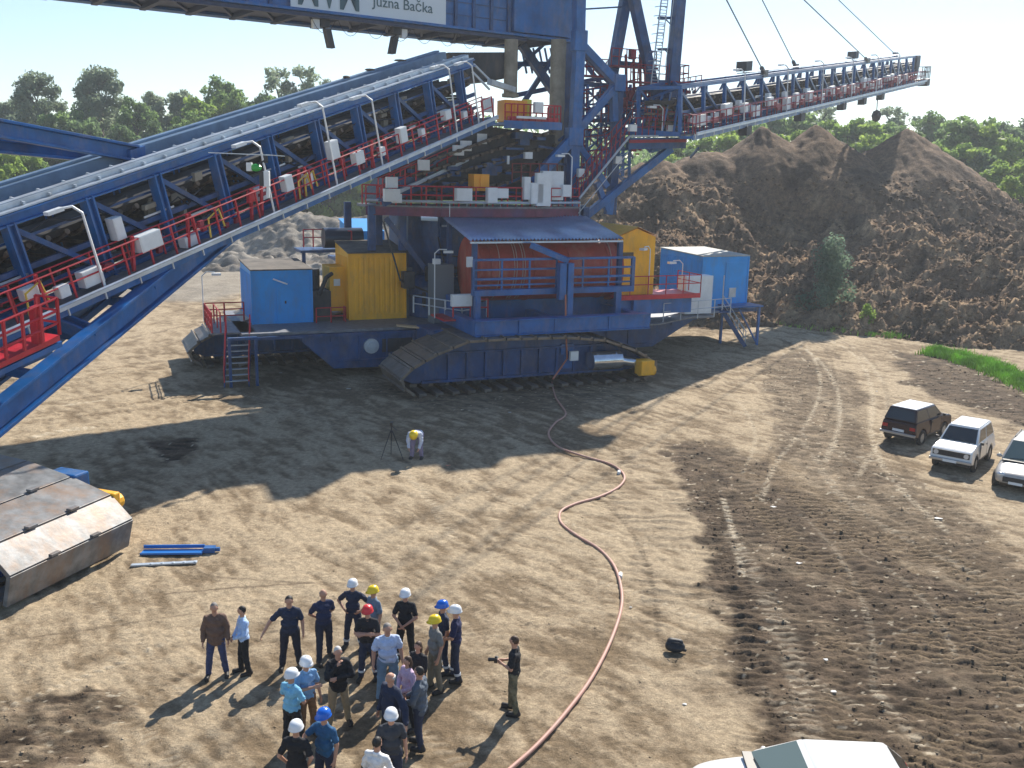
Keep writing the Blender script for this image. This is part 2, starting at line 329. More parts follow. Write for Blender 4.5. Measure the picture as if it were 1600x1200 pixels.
for pts, wd, per, dep, tint, sd_ in TR:
    pp = smooth_path(pts); x0, x1 = min(p[0] for p in pp)-wd-1, max(p[0] for p in pp)+wd+1; y0, y1 = min(p[1] for p in pp)-wd-1, max(p[1] for p in pp)+wd+1
    m = (X > x0) & (X < x1) & (Y > y0) & (Y < y1)
    if not m.any(): continue
    d, U, _s = segdist(X[m], Y[m], pp); wob = (fbm(X[m], Y[m], .8, 3, 100+sd_)-.5)
    k = sm((wd/2-d+wob*.25*wd)/(.12+.08*wd))*sm((fbm(X[m], Y[m], 1.7, 3, 140+sd_)-(.36 if wd > 1.4 else .24))/.2)
    if wd > .25: st = .5+.5*np.cos((U+wob*.6)/per*2*math.pi+.6*np.sign(_s)*d); st = sm((st-.25)/.5)
    else: st = np.full(U.shape, .6)
    Hh[m] += k*(st-.6)*dep
    tt = k*(tint*(1.15-st) if tint > 0 else -tint*st); tgt = c_damp if tint > 0 else c_pale  # tread relief also put into the colour: troughs darker, ridges paler
    Cc[m] = Cc[m]+(tgt-Cc[m])*np.clip(tt, 0, 1)[:, None]
    if wd > 1.4 and tint > .3: Cc[m] = Cc[m]+(c_s2*1.25-Cc[m])*(k*np.clip(st-.35, 0, 1)*.85)[:, None]
flat = softpoly([(600, 660), (560, 560), (330, 620), (290, 520), (700, 470), (1100, 470), (1080, 600), (1010, 630)], .6, 99); Hh = Hh*(1-.8*flat)
Hh *= near
# meadow beyond the yard and behind the heaps
gm = sm((Y-150+25*(fbm(X, Y, 30, 3, 201)-.5))/14)
gr = np.array([.10, .14, .045]); Cc = Cc+(gr*(.6+.8*fbm(X, Y, 3, 4, 203))[..., None]-Cc)*gm[..., None]
def grid_obj(name, X, Y, Z, C, matl, keep=None):
    ny, nx = X.shape; V = np.stack([X.ravel(), Y.ravel(), Z.ravel()], 1).astype(np.float32)
    i = np.arange((ny-1)*(nx-1)); r, c = i//(nx-1), i % (nx-1); a = r*nx+c; F4 = np.stack([a, a+1, a+nx+1, a+nx], 1)
    me = bpy.data.meshes.new(name); me.vertices.add(len(V)); me.vertices.foreach_set('co', V.ravel()); nf = len(F4)
    me.loops.add(nf*4); me.loops.foreach_set('vertex_index', F4.ravel().astype(np.int32)); me.polygons.add(nf)
    me.polygons.foreach_set('loop_start', np.arange(0, nf*4, 4, dtype=np.int32)); me.polygons.foreach_set('loop_total', np.full(nf, 4, np.int32))
    me.update(calc_edges=True); me.polygons.foreach_set('use_smooth', [True]*nf)
    at = me.color_attributes.new('soil', 'FLOAT_COLOR', 'POINT'); at.data.foreach_set('color', np.concatenate([C.reshape(-1, 3), np.ones((len(V), 1))], 1).astype(np.float32).ravel())
    me.materials.append(matl); o = bpy.data.objects.new(name, me); COL.objects.link(o); return o
def soilmat(name, s1, s2, bump, amp):
    m = bpy.data.materials.new(name); m.use_nodes = True; n = m.node_tree.nodes; l = m.node_tree.links; b = n['Principled BSDF']; b.inputs['Roughness'].default_value = .95; b.inputs['Specular IOR Level'].default_value = .15
    va = n.new('ShaderNodeVertexColor'); va.layer_name = 'soil'; tc = n.new('ShaderNodeTexCoord')
    prev = va.outputs['Color']
    for s_, a_ in ((s1, amp), (s2, amp*.8)):
        t_ = n.new('ShaderNodeTexNoise'); t_.inputs['Scale'].default_value = s_; t_.inputs['Detail'].default_value = 7; t_.inputs['Roughness'].default_value = .7; l.new(tc.outputs['Object'], t_.inputs['Vector'])
        mr = n.new('ShaderNodeMapRange'); mr.inputs[1].default_value = .35; mr.inputs[2].default_value = .65; mr.inputs[3].default_value = 1-a_; mr.inputs[4].default_value = 1+a_; l.new(t_.outputs['Fac'], mr.inputs[0])
        mx = n.new('ShaderNodeVectorMath'); mx.operation = 'SCALE'; l.new(prev, mx.inputs[0]); l.new(mr.outputs[0], mx.inputs['Scale']); prev = mx.outputs[0]
    l.new(prev, b.inputs['Base Color'])
    t_ = n.new('ShaderNodeTexNoise'); t_.inputs['Scale'].default_value = s1*1.5; t_.inputs['Detail'].default_value = 9; t_.inputs['Roughness'].default_value = .75; l.new(tc.outputs['Object'], t_.inputs['Vector'])
    bp = n.new('ShaderNodeBump'); bp.inputs['Strength'].default_value = bump; bp.inputs['Distance'].default_value = .08; l.new(t_.outputs['Fac'], bp.inputs['Height']); l.new(bp.outputs[0], b.inputs['Normal'])
    return m
gnd = grid_obj('ground', X, Y, Hh, Cc, soilmat('dry_soil', 5.0, 22.0, .9, .24)); gnd['kind'] = 'structure'
def gz(x, y): return 0.0
# ------------------------------------------------------------ spoil heaps
def hgrid(x0, x1, y0, y1, st): return np.meshgrid(np.arange(x0, x1, st), np.arange(y0, y1, st))
HX, HY = hgrid(2, 80, 50, 130, .2)
wx = HX+(fbm(HX, HY, 9, 3, 301)-.5)*5; wy = HY+(fbm(HX, HY, 9, 3, 305)-.5)*5
def cone(cx, cy, h, sl, rnd=.6):
    rw = np.sqrt((wx-cx)**2+(wy-cy)**2+rnd); r0 = np.sqrt((HX-cx)**2+(HY-cy)**2+.02); k = np.clip(r0/9, 0, 1)
    return h-sl*(rw*k+r0*(1-k)) if rnd < .5 else h-sl*rw
cones = [cone(24.9, 101, 16.5, .80, .3), cone(30.3, 101, 16.7, .74, .3), cone(40.0, 102, 16.6, .70, .3), cone(34.8, 104, 13.4, .6), cone(19.6, 101, 14.6, .62, 2), cone(14.5, 99, 13.6, .60, 2), cone(10, 96, 11.6, .62), cone(44, 97, 10.5, .7),
         cone(13, 86, 7.6, .5, 6), cone(20, 90, 6.8, .5, 6), cone(26, 89, 7.4, .5, 6), cone(33, 86, 8.6, .5, 8), cone(40, 82, 9.0, .5, 8), cone(46, 82, 8.6, .5, 8),
         cone(38, 80, 6.5, .48, 6), cone(46, 72, 6.2, .5, 6), cone(31, 84, 5.2, .5, 5), cone(52, 78, 7.8, .5, 8), cone(51, 66, 5, .5, 6), cone(58, 68, 6, .5, 6), cone(62, 80, 6, .5, 6), cone(5, 92, 6, .5, 5), cone(43, 75, 4.5, .45, 5)]
HZ = cones[0]
for c_ in cones[1:]: HZ = np.maximum(HZ, c_)
low = sm((13.5-HZ)/6)*sm((HZ+.6)/1.5)
n1 = fbm(HX, HY, 3.2, 5, 311, .6); n2 = 1-np.abs(2*fbm(HX, HY, 1.5, 4, 317)-1); n3 = fbm(HX, HY, .55, 2, 331)
HZ = HZ+low*((n1-.5)*2.6+(np.abs(2*fbm(HX, HY, 1.1, 3, 333, .6)-1)-.25)*.9+(np.abs(2*fbm(HX, HY, .5, 2, 335, .6)-1)-.3)*.55)+(n3-.5)*.18+(fbm(HX*3, HY, 1.5, 3, 340)-.5)*.4*(1-low)
HZ += low*(rng.normal(size=HZ.shape)*.06); HZ = np.maximum(HZ, -.6)
hc1 = np.array([.185, .122, .076]); hc2 = np.array([.34, .235, .14]); hc3 = np.array([.065, .046, .033]); tt = sm((n1*.4+fbm(HX, HY, .8, 4, 337)*.6-.42)/.25)*low
HC = hc1+(hc2-hc1)*tt[..., None]; k = sm((fbm(HX, HY, 2.2, 4, 351)-.54)/.12)*.7; HC = HC+(hc3-HC)*k[..., None]
HC = HC*(.72+.56*fbm(HX, HY, .45, 2, 361)+.12*rng.normal(size=HX.shape)*low)[..., None].clip(.3, 1.8)
heap = grid_obj('spoil_heap', HX, HY, HZ, HC, soilmat('loose_spoil', 2.4, 9.0, 1.0, .34)); heap['kind'] = 'structure'
BX, BY = hgrid(-60, 6, 92, 140, .28); wy2 = BY+(fbm(BX, BY, 9, 4, 401)-.5)*10
BZ = 5.5*np.exp(-((wy2-128)/9)**2)+1.8*np.exp(-((wy2-108)/4)**2)*sm((fbm(BX, BY, 14, 2, 407)-.3)/.3)+(fbm(BX, BY, 3, 5, 411)-.5)*2.2*sm((wy2-98)/8)-.35+(np.abs(2*fbm(BX, BY, 1.6, 3, 441, .65)-1)-.3)*.9*sm((wy2-98)/8)
BC = np.array([.26, .235, .20])*(.55+.9*fbm(BX*.5, BY, 3, 5, 421))[..., None]; BC = BC+(np.array([.30, .22, .11])-BC)*(sm((fbm(BX, BY, 8, 3, 431)-.5)/.2)*.6)[..., None]
BC = BC+(np.array([.12, .10, .08])-BC)*(sm((fbm(BX, BY, 2, 4, 433)-.55)/.1)*.7)[..., None]
bank = grid_obj('spoil_bank', BX, BY, BZ, BC, soilmat('grey_spoil', 1.6, 6.0, .9, .25)); bank['kind'] = 'structure'
def clods(name, px_, py_, pz_, size, colr, matl, label, flatz=.75):
    n = len(px_); base = np.array([(1, 0, 0), (-1, 0, 0), (0, 1, 0), (0, -1, 0), (0, 0, 1), (0, 0, -.6)], float); V = base[None]*size[:, None, None]*rng.uniform(.55, 1.3, (n, 6, 3)); a = rng.uniform(0, 6.28, n); c, s_ = np.cos(a)[:, None], np.sin(a)[:, None]
    V = np.stack([V[..., 0]*c-V[..., 1]*s_+px_[:, None], V[..., 0]*s_+V[..., 1]*c+py_[:, None], V[..., 2]*flatz+pz_[:, None]], 2).reshape(-1, 3)
    f = np.array([(0, 2, 4), (2, 1, 4), (1, 3, 4), (3, 0, 4), (2, 0, 5), (1, 2, 5), (3, 1, 5), (0, 3, 5)]); F3 = (f[None]+np.arange(n)[:, None, None]*6).reshape(-1, 3)
    me = bpy.data.meshes.new(name); me.vertices.add(len(V)); me.vertices.foreach_set('co', V.astype(np.float32).ravel()); me.loops.add(len(F3)*3); me.loops.foreach_set('vertex_index', F3.astype(np.int32).ravel()); me.polygons.add(len(F3))
    me.polygons.foreach_set('loop_start', np.arange(0, len(F3)*3, 3, dtype=np.int32)); me.polygons.foreach_set('loop_total', np.full(len(F3), 3, np.int32)); me.update(calc_edges=True)
    at = me.color_attributes.new('soil', 'FLOAT_COLOR', 'POINT'); at.data.foreach_set('color', np.repeat(np.concatenate([colr, np.ones((n, 1))], 1), 6, 0).astype(np.float32).ravel())
    me.materials.append(matl); o = bpy.data.objects.new(name, me); COL.objects.link(o); return tag(o, label, 'clods', kind='stuff')
N_ = 90000; cx_ = rng.uniform(-15, 30, N_); cy_ = 14+46*rng.uniform(0, 1, N_)**1.5; ix = np.clip(np.searchsorted(np.array(xs), cx_), 0, NX-1); iy = np.clip(np.searchsorted(np.array(ys), cy_), 0, NY-1)
dm = Dm[iy, ix]; keep = rng.uniform(0, 1, N_) < .05+.62*np.clip(dm, 0, 1)*fbm(cx_, cy_, 1.2, 3, 501)*1.4; keep &= (fbm(cx_, cy_, .5, 2, 503) > .38)
cx_, cy_, ix, iy, dm = cx_[keep], cy_[keep], ix[keep], iy[keep], dm[keep]; sz = (.010+.026*rng.uniform(0, 1, len(cx_))**4)*(1+.6*dm)*(1+(cy_-14)/60); cc = Cc[iy, ix]*rng.uniform(.85, 2.0, len(cx_))[:, None]
clods('soil_crumbs', cx_, cy_, Hh[iy, ix]+sz*.2, sz, cc, gnd.data.materials[0], 'crumbled dry soil clods scattered over the yard and the churned tracks', .42)
N_ = 60000; jx = rng.integers(0, HX.shape[1], N_); jy = rng.integers(0, int(45/.2), N_); keep = (low[jy, jx] > .3) & (HZ[jy, jx] > .0) & (rng.uniform(0, 1, N_) < 1.25-jy/240); jx, jy = jx[keep], jy[keep]
sz = .07+.22*rng.uniform(0, 1, len(jx))**3; clods('heap_clods', HX[jy, jx]+rng.uniform(-.1, .1, len(jx)), HY[jy, jx], HZ[jy, jx]+sz*.15, sz, HC[jy, jx]*rng.uniform(.65, 1.35, len(jx))[:, None], heap.data.materials[0], 'loose dark clods lying all over the flank of the spoil heap')
# ------------------------------------------------------------ vegetation
def leafmat(name, c1, c2):
    m = bpy.data.materials.new(name); m.use_nodes = True; n = m.node_tree.nodes; l = m.node_tree.links; b = n['Principled BSDF']; b.inputs['Roughness'].default_value = .6; b.inputs['Specular IOR Level'].default_value = .25
    va = n.new('ShaderNodeVertexColor'); va.layer_name = 'tone'; mx = n.new('ShaderNodeMix'); mx.data_type = 'RGBA'; oi = n.new('ShaderNodeObjectInfo')
    sep = n.new('ShaderNodeSeparateColor'); l.new(va.outputs[0], sep.inputs[0]); ad = n.new('ShaderNodeMath'); ad.operation = 'MULTIPLY_ADD'; l.new(oi.outputs['Random'], ad.inputs[0]); ad.inputs[1].default_value = .5; l.new(sep.outputs[0], ad.inputs[2])
    sb = n.new('ShaderNodeMath'); sb.operation = 'SUBTRACT'; sb.use_clamp = True; l.new(ad.outputs[0], sb.inputs[0]); sb.inputs[1].default_value = .25; l.new(sb.outputs[0], mx.inputs['Factor']); mx.inputs['A'].default_value = (*c1, 1); mx.inputs['B'].default_value = (*c2, 1)
    l.new(mx.outputs['Result'], b.inputs['Base Color']); tr = n.new('ShaderNodeBsdfTranslucent'); l.new(mx.outputs['Result'], tr.inputs[0]); ms_ = n.new('ShaderNodeMixShader'); ms_.inputs[0].default_value = .6
    l.new(b.outputs[0], ms_.inputs[1]); l.new(tr.outputs[0], ms_.inputs[2]); l.new(ms_.outputs[0], n['Material Output'].inputs[0]); return m
LEAF = {'dark': leafmat('dark_leaves', (.12, .19, .08), (.19, .28, .12)), 'mid': leafmat('green_leaves', (.15, .24, .08), (.27, .39, .13)), 'light': leafmat('fresh_leaves', (.18, .29, .06), (.36, .48, .10)), 'silver': leafmat('silvery_leaves', (.19, .25, .16), (.33, .40, .26)), 'sage': leafmat('sage_leaves', (.14, .21, .14), (.27, .36, .24))}
BARK = mat('bark', (.12, .10, .075), .9, bump=.5, var=.3)
def leafmesh(name, clumps, nleaf, size, matl, r):
    """clumps: (centre, radius xyz); many small leaf faces round each"""
    cs = np.array([c[0] for c in clumps]); rs = np.array([c[1] for c in clumps]); vol = rs.prod(1)**.66; idx = r.choice(len(cs), nleaf, p=vol/vol.sum())
    d = r.normal(size=(nleaf, 3)); d /= np.linalg.norm(d, axis=1)[:, None]; rad = r.uniform(.3, 1.25, nleaf)**.7; p = cs[idx]+d*rs[idx]*rad[:, None]
    n = d+r.normal(size=(nleaf, 3))*.7; n /= np.linalg.norm(n, axis=1)[:, None]; a = np.cross(n, r.normal(size=(nleaf, 3))); a /= np.linalg.norm(a, axis=1)[:, None]; b = np.cross(n, a)
    s = size*r.uniform(.5, 1.3, nleaf)[:, None]; a *= s; b *= s*.6; V = np.stack([p-a, p-b*.9, p+a, p+b], 1).reshape(-1, 3)
    me = bpy.data.meshes.new(name); nv = nleaf*4; me.vertices.add(nv); me.vertices.foreach_set('co', V.astype(np.float32).ravel()); me.loops.add(nv); me.loops.foreach_set('vertex_index', np.arange(nv, dtype=np.int32))
    me.polygons.add(nleaf); me.polygons.foreach_set('loop_start', np.arange(0, nv, 4, dtype=np.int32)); me.polygons.foreach_set('loop_total', np.full(nleaf, 4, np.int32)); me.update(calc_edges=True)
    tone = np.clip(r.uniform(0, 1, len(cs))[idx]*.7+r.uniform(0, .3, nleaf), 0, 1); at = me.color_attributes.new('tone', 'FLOAT_COLOR', 'POINT'); at.data.foreach_set('color', np.repeat(np.stack([tone]*3+[np.ones(nleaf)], 1), 4, 0).astype(np.float32).ravel())
    me.materials.append(matl); return me
def make_tree_proto(kind, seed, leaf):
    r = np.random.default_rng(seed); cl = []; mb = MB()
    if kind == 'tall': Ht, W_, base = 22, 4.6, 4.5
    elif kind == 'poplar': Ht, W_, base = 23, 3.0, 3.5
    elif kind == 'sparse': Ht, W_, base = 23, 5.2, 7
    elif kind == 'round': Ht, W_, base = 15, 5.6, 2.0
    else: Ht, W_, base = 8, 4.6, .3
    top = Vector((r.uniform(-.8, .8), r.uniform(-.8, .8), Ht*.93)); mid = Vector((r.uniform(-.5, .5), r.uniform(-.5, .5), Ht*.5))
    mb.tube([(0, 0, -.3), (mid.x*.4, mid.y*.4, Ht*.25), mid, top], .3, 7, rr=[Ht*.018, Ht*.014, Ht*.009, .04])
    n = {'tall': 120, 'poplar': 90, 'sparse': 60, 'round': 120, 'bush': 60}[kind]
    for i in range(n):
        t_ = (i+r.uniform(0, 1))/n; z = base+(Ht-base)*t_
        prof = {'tall': math.sin(math.pi*(.12+.82*t_))**.7, 'poplar': math.sin(math.pi*(.15+.8*t_))**.6, 'sparse': .45+.55*math.sin(math.pi*t_), 'round': math.sqrt(max(.05, 1-(2*t_-.85)**2/1.5)), 'bush': math.sqrt(max(.08, 1-t_**2))}[kind]
        ph = r.uniform(0, 6.28); rad = W_*prof*r.uniform(.35, 1.0); c = np.array([mid.x*t_+rad*math.cos(ph), mid.y*t_+rad*math.sin(ph), z+r.uniform(-.6, .6)]); s_ = r.uniform(.45, 1.0)*({'sparse': .8, 'poplar': .85}.get(kind, 1))*Ht*.042+.3
        cl.append((c, (s_, s_, s_*.8)))
        if i % 4 == 0 and kind != 'bush': mb.tube([(mid.x*t_*.9, mid.y*t_*.9, max(1, z-rad*.7)), (c[0]*.55, c[1]*.55, z-rad*.25), tuple(c)], .1, 5, rr=[Ht*.006, Ht*.004, .03], cap=False)
    nl = {'tall': 13000, 'poplar': 10000, 'sparse': 5200, 'round': 13000, 'bush': 8000}[kind]
    return leafmesh('crown', cl, nl, {'sparse': .30, 'bush': .24}.get(kind, .31), LEAF[leaf], r), mb.mesh('trunk', BARK, smooth=True)
PROTO = [make_tree_proto('tall', 1, 'silver'), make_tree_proto('tall', 2, 'mid'), make_tree_proto('round', 3, 'mid'), make_tree_proto('round', 4, 'light'), make_tree_proto('poplar', 5, 'silver'),
         make_tree_proto('sparse', 6, 'silver'), make_tree_proto('bush', 7, 'light'), make_tree_proto('round', 8, 'dark'), make_tree_proto('tall', 9, 'dark'), make_tree_proto('bush', 10, 'mid')]
KN = {0: ('tall_tree', 'tall silvery-leaved tree'), 1: ('tall_tree', 'tall mid-green tree'), 2: ('broadleaf_tree', 'rounded green tree'), 3: ('broadleaf_tree', 'bright fresh-green rounded tree'), 4: ('poplar_tree', 'narrow silvery poplar'),
      5: ('sparse_tree', 'sparse see-through tree'), 6: ('bush', 'bright green bush'), 7: ('broadleaf_tree', 'dark green rounded tree'), 8: ('tall_tree', 'tall dark green tree'), 9: ('bush', 'green bush')}
def tree(k, x, y, s, label, group=None, sx=1.0, z=0, cat='tree'):
    nm, _ = KN[k]; r_ = root(nm, (x, y, z), label, cat, group, rz=random.uniform(0, 6.28)); r_.scale = (s*sx, s*sx, s)
    for me, pn in zip(PROTO[k], ('crown', 'trunk')):
        o = bpy.data.objects.new(pn, me); COL.objects.link(o); o.parent = r_
    return r_
# left tree line; px of trunk, px of top, distance
LEFT = [(-30, 150, 150, 7, 'rising at the left edge of the photo'), (72, 116, 150, 0, 'first tall one from the left of the tree line'), (110, 165, 146, 2, 'between the two tallest trees at far left'), (168, 108, 152, 0, 'standing highest left of the sloping boom'),
        (20, 150, 156, 4, 'near the left edge behind the boom'), (215, 158, 148, 1, 'just right of the highest silvery tree'), (248, 138, 156, 4, 'with a pointed top mid left of the tree line'), (285, 134, 158, 4, 'second pointed top right of the highest tree'), (322, 140, 152, 3, 'above the top of the sloping boom'),
        (352, 126, 156, 1, 'left of the see-through twin tree'), (392, 132, 152, 2, 'lower left of the see-through twin tree'), (442, 100, 158, 5, 'left stem of the airy pair above the boom'), (478, 98, 160, 5, 'right stem of the airy pair above the boom'), (515, 124, 156, 3, 'right of the airy pair where the boom hides the line'),
        (548, 132, 160, 2, 'last before the upper boom crosses the line'), (140, 175, 140, 7, 'dark one low between tall trunks'), (45, 190, 138, 2, 'low in front of the first tall tree'), (195, 200, 136, 8, 'dark one low behind the blue strut'), (262, 180, 140, 7, 'dark one under the pointed tops'), (310, 180, 138, 1, 'low green one behind the belt cover'), (370, 172, 142, 7, 'dark one under the airy pair')]
for i_, (px, py) in enumerate([(-10, 165), (48, 158), (92, 170), (135, 160), (182, 165), (228, 168), (272, 165), (305, 158), (338, 164), (378, 155), (415, 152), (458, 150), (498, 146), (532, 146), (575, 142), (620, 142)]):
    LEFT.append((px, py, 165+(i_*37) % 9, (2, 3, 7, 1)[i_ % 4], 'in the back row at left, %s tree of that row' % ('first second third fourth fifth sixth seventh eighth ninth tenth eleventh twelfth thirteenth fourteenth fifteenth sixteenth'.split()[i_])))
for px, py, D, k, txt in LEFT:
    b_ = WY(px, 265, D); Ht = {0: 22.6, 1: 22.6, 2: 16.4, 3: 16.4, 4: 24, 5: 24, 7: 16.4, 8: 22.6}[k]; ztop = WY(px, py, D).z
    tree(k, b_.x, D, ztop/Ht, '%s %s' % (KN[k][1], txt), 'trees in the line behind the yard on the left', sx=.95)
for px, py, D, k, txt in [(5, 232, 120, 6, 'at the left edge below the blue strut'), (40, 240, 124, 6, 'between the blue strut and the belt cover'), (75, 250, 126, 9, 'low in front of the tree line at left'), (150, 215, 130, 9, 'just above the blue strut')]:
    b_ = WY(px, 262, D); tree(k, b_.x, D, WY(px, py, D).z/8.8, '%s %s' % (KN[k][1], txt), 'bushes in front of the left tree line', cat='bush')
RIGHT = [(1075, 212, 150, 3, 'left of the first heap peak'), (1118, 196, 146, 3, 'second from the left above the heaps'), (1155, 182, 156, 2, 'under the discharge boom left of the first peak'), (1195, 180, 158, 1, 'directly behind the first heap peak'), (1235, 168, 160, 2, 'between the first and second heap peaks'),
         (1275, 160, 166, 5, 'airy one behind the second heap peak'), (1310, 176, 156, 3, 'right of the second heap peak'), (1345, 180, 160, 2, 'in the dip between the heap peaks'), (1385, 162, 168, 5, 'airy one above the dip between the peaks'), (1365, 200, 146, 3, 'bright low one in the saddle of the heap'),
         (1420, 190, 158, 2, 'behind the right heap peak'), (1455, 180, 154, 1, 'just right of the right heap peak'), (1490, 172, 140, 2, 'large one on the right flank of the heap'), (1525, 184, 136, 3, 'bright one right of the large flank tree'), (1560, 195, 160, 8, 'dark one near the right edge'),
         (1590, 190, 165, 8, 'dark one at the right edge'), (1530, 230, 128, 7, 'dark hollow one low on the right flank'), (1580, 240, 122, 3, 'bright one at the right edge behind the heap'), (1610, 262, 112, 3, 'nearest bright one at the right edge'), (1480, 215, 130, 3, 'bright low one at the top of the right flank'),
         (1090, 225, 138, 7, 'dark low one left of the heap peaks'), (1400, 208, 138, 7, 'dark low one left of the right peak'), (1250, 196, 140, 3, 'bright low one between the first two peaks'), (1640, 210, 135, 2, 'beyond the right edge of the heap')]
for px, py, D, k, txt in RIGHT:
    b_ = WY(px, 270, D); Ht = {0: 22.6, 1: 22.6, 2: 16.4, 3: 16.4, 4: 24, 5: 24, 7: 16.4, 8: 22.6}[k]; ztop = WY(px, py, D).z
    tree(k, b_.x, D, ztop/Ht, '%s %s' % (KN[k][1], txt), 'trees behind the spoil heaps', sx=1.15)
# far wood: one mass nobody could count
cl = []
for i in range(620):
    a = rng.uniform(-.62, .62); D = rng.uniform(175, 260); hh = rng.uniform(8, 19); cl.append((np.array([D*math.tan(a), D, hh]), (3.2, 3.2, 3.0)))
    cl.append((np.array([D*math.tan(a), D, hh*.4]), (3.4, 3.4, 3.4)))
fw = bpy.data.objects.new('far_wood', leafmesh('far_wood', cl, 110000, .60, LEAF['mid'], rng)); COL.objects.link(fw); tag(fw, 'hazy green wood closing the view behind the tree lines', 'wood', kind='stuff')
# willow scrub at the foot of the heap, small shrub and grass strip
def shrub(name, x, y, h, wd, nl, leaf, size, label, seed, z=0):
    r = np.random.default_rng(seed); rt = root(name, (x, y, z), label, 'shrub'); cl = []; mb = MB()
    for i in range(22):
        t_ = i/21; ph = r.uniform(0, 6.28); rad = wd*math.sqrt(max(.06, 1-t_**1.6))*r.uniform(.2, 1); c = np.array([rad*math.cos(ph), rad*math.sin(ph), .25+h*.9*t_]); s_ = h*.11*r.uniform(.8, 1.3); cl.append((c, (s_, s_, s_*1.3)))
        mb.tube([(rad*.1*math.cos(ph), rad*.1*math.sin(ph), -.1), (c[0]*.5, c[1]*.5, c[2]*.6), tuple(c)], .05, 5, rr=[.05, .03, .01], cap=False)
    o = bpy.data.objects.new('foliage', leafmesh('foliage', cl, nl, size, LEAF[leaf], r)); COL.objects.link(o); o.parent = rt; mb.build('stem', BARK, rt); return rt
q = G(1285, 505); shrub('willow_shrub', q.x, q.y-1, 6.6, 1.9, 5200, 'sage', .14, 'grey-green willow shrub growing at the foot of the spoil heap', 5)
q = G(1352, 520); shrub('small_shrub', q.x, q.y, 1.9, .9, 1500, 'light', .10, 'small bright green shrub right of the willow shrub', 6); q = G(1328, 508); shrub('small_shrub', q.x, q.y, 1.2, .7, 1000, 'mid', .09, 'low green shrub between the willow shrub and the bright one', 8)
def grass(name, px, n, h, wd, label, matl):
    pts = smooth_path(px); r = rng; V = []; F_ = []
    for i in range(n):
        k = r.uniform(0, len(pts)-1.001); a = pts[int(k)].lerp(pts[int(k)+1], k % 1); x, y = a.x+r.normal()*wd, a.y+r.normal()*wd*.6; hh = h*r.uniform(.5, 1.1)*(.5+vnoise(np.array(x*1.3), np.array(y*1.3), 3)); an = r.uniform(0, 6.28); c, s_ = math.cos(an)*.035, math.sin(an)*.035; lx, ly = r.normal(size=2)*hh*.25; b = len(V)
        V += [(x-c, y-s_, -.05), (x+c, y+s_, -.05), (x+lx*.5+c*.7, y+ly*.5+s_*.7, hh*.6), (x+lx*.5-c*.7, y+ly*.5-s_*.7, hh*.6), (x+lx*1.4, y+ly*1.4, hh)]; F_ += [(b, b+1, b+2, b+3), (b+3, b+2, b+4)]
    me = bpy.data.meshes.new(name); me.from_pydata(V, [], F_); me.materials.append(matl); o = bpy.data.objects.new(name, me); COL.objects.link(o); return tag(o, label, 'grass', kind='stuff')
GRS = mat('fresh_grass', (.30, .52, .05), .6, var=.35, vscale=.8)
grass('grass', [(1462, 553), (1500, 561), (1545, 576), (1600, 600), (1660, 628)], 12000, .5, .45, 'bright green tall grass in a strip along the foot of the heap', GRS)
grass('grass', [(1230, 508), (1290, 515), (1340, 522), (1400, 528)], 1400, .4, .5, 'thin weeds growing along the edge of the yard by the shrubs', GRS)
# ------------------------------------------------------------ the mining spreader (one machine)
mat('deep_red_paint', (.26, .012, .035), .5, var=.2)
mat('dusty_roller', (.13, .10, .075), .7, var=.5, vscale=3)
mat('orange_cabinet_paint', (.90, .38, .02), .45)
spr = root('mining_spreader', ms(24, 54, 0), 'huge blue crawler-mounted mining spreader with sloping feed conveyor, tower and long discharge boom', 'mining machine')
def part(name, mb, m, parent=None, **k): return mb.build(name, m, parent or spr, **k)
def rail(mb, pts, h=1.1, r=.03, sp=1.5, lv=(1, .55), up=EZ):
    pts = [Vector(p) for p in pts]
    for f in lv: mb.tube([p+Vector(up)*(h*f) for p in pts], r, 5)
    for a, b in zip(pts[:-1], pts[1:]):
        n = max(1, int((b-a).length/sp))
        for i in range(n+1): p = a.lerp(b, i/n); mb.beam(p, p+Vector(up)*h, r*1.9, r*1.9)
    return mb
def lamp(parent, base, h, toward, name='lamp_post'):
    m = MB(); b = Vector(base); t = Vector(toward).normalized(); m.tube([b, b+EZ*h, b+EZ*(h+.22)+t*.25, b+EZ*(h+.2)+t*.7], .035, 6); o = m.build(name, WHITE, parent)
    h_ = MB(); c = b+EZ*(h+.14)+t*.75; s = t.cross(EZ); h_.prism([c+t*.28+s*.16, c+t*.28-s*.16, c-t*.22-s*.11, c-t*.22+s*.11], EZ*-.13); h_.build('floodlight', WHITE, o); return o
def jbox(parent, c, w_, d_, h_, ax=E1, ay=E2, m=None, name='junction_box', leg=0, up=EZ):
    b = MB(); c = Vector(c); b.obox(c, ax*(w_/2), ay*(d_/2), up*(h_/2)); n = ay if ay.dot(Vector((0, 1, 0))) < 0 else -ay
    b.obox(c+n*(d_/2+.008), ax*(w_/2*.9), ay*.008, up*(h_/2*.9))
    if leg:
        for s in (-1, 1): b.beam(c+ax*(s*w_*.35)-up*(h_/2), c+ax*(s*w_*.35)-up*(h_/2+leg), .05, .05)
    return b.build(name, m or WHITE, parent, bevel=.01)
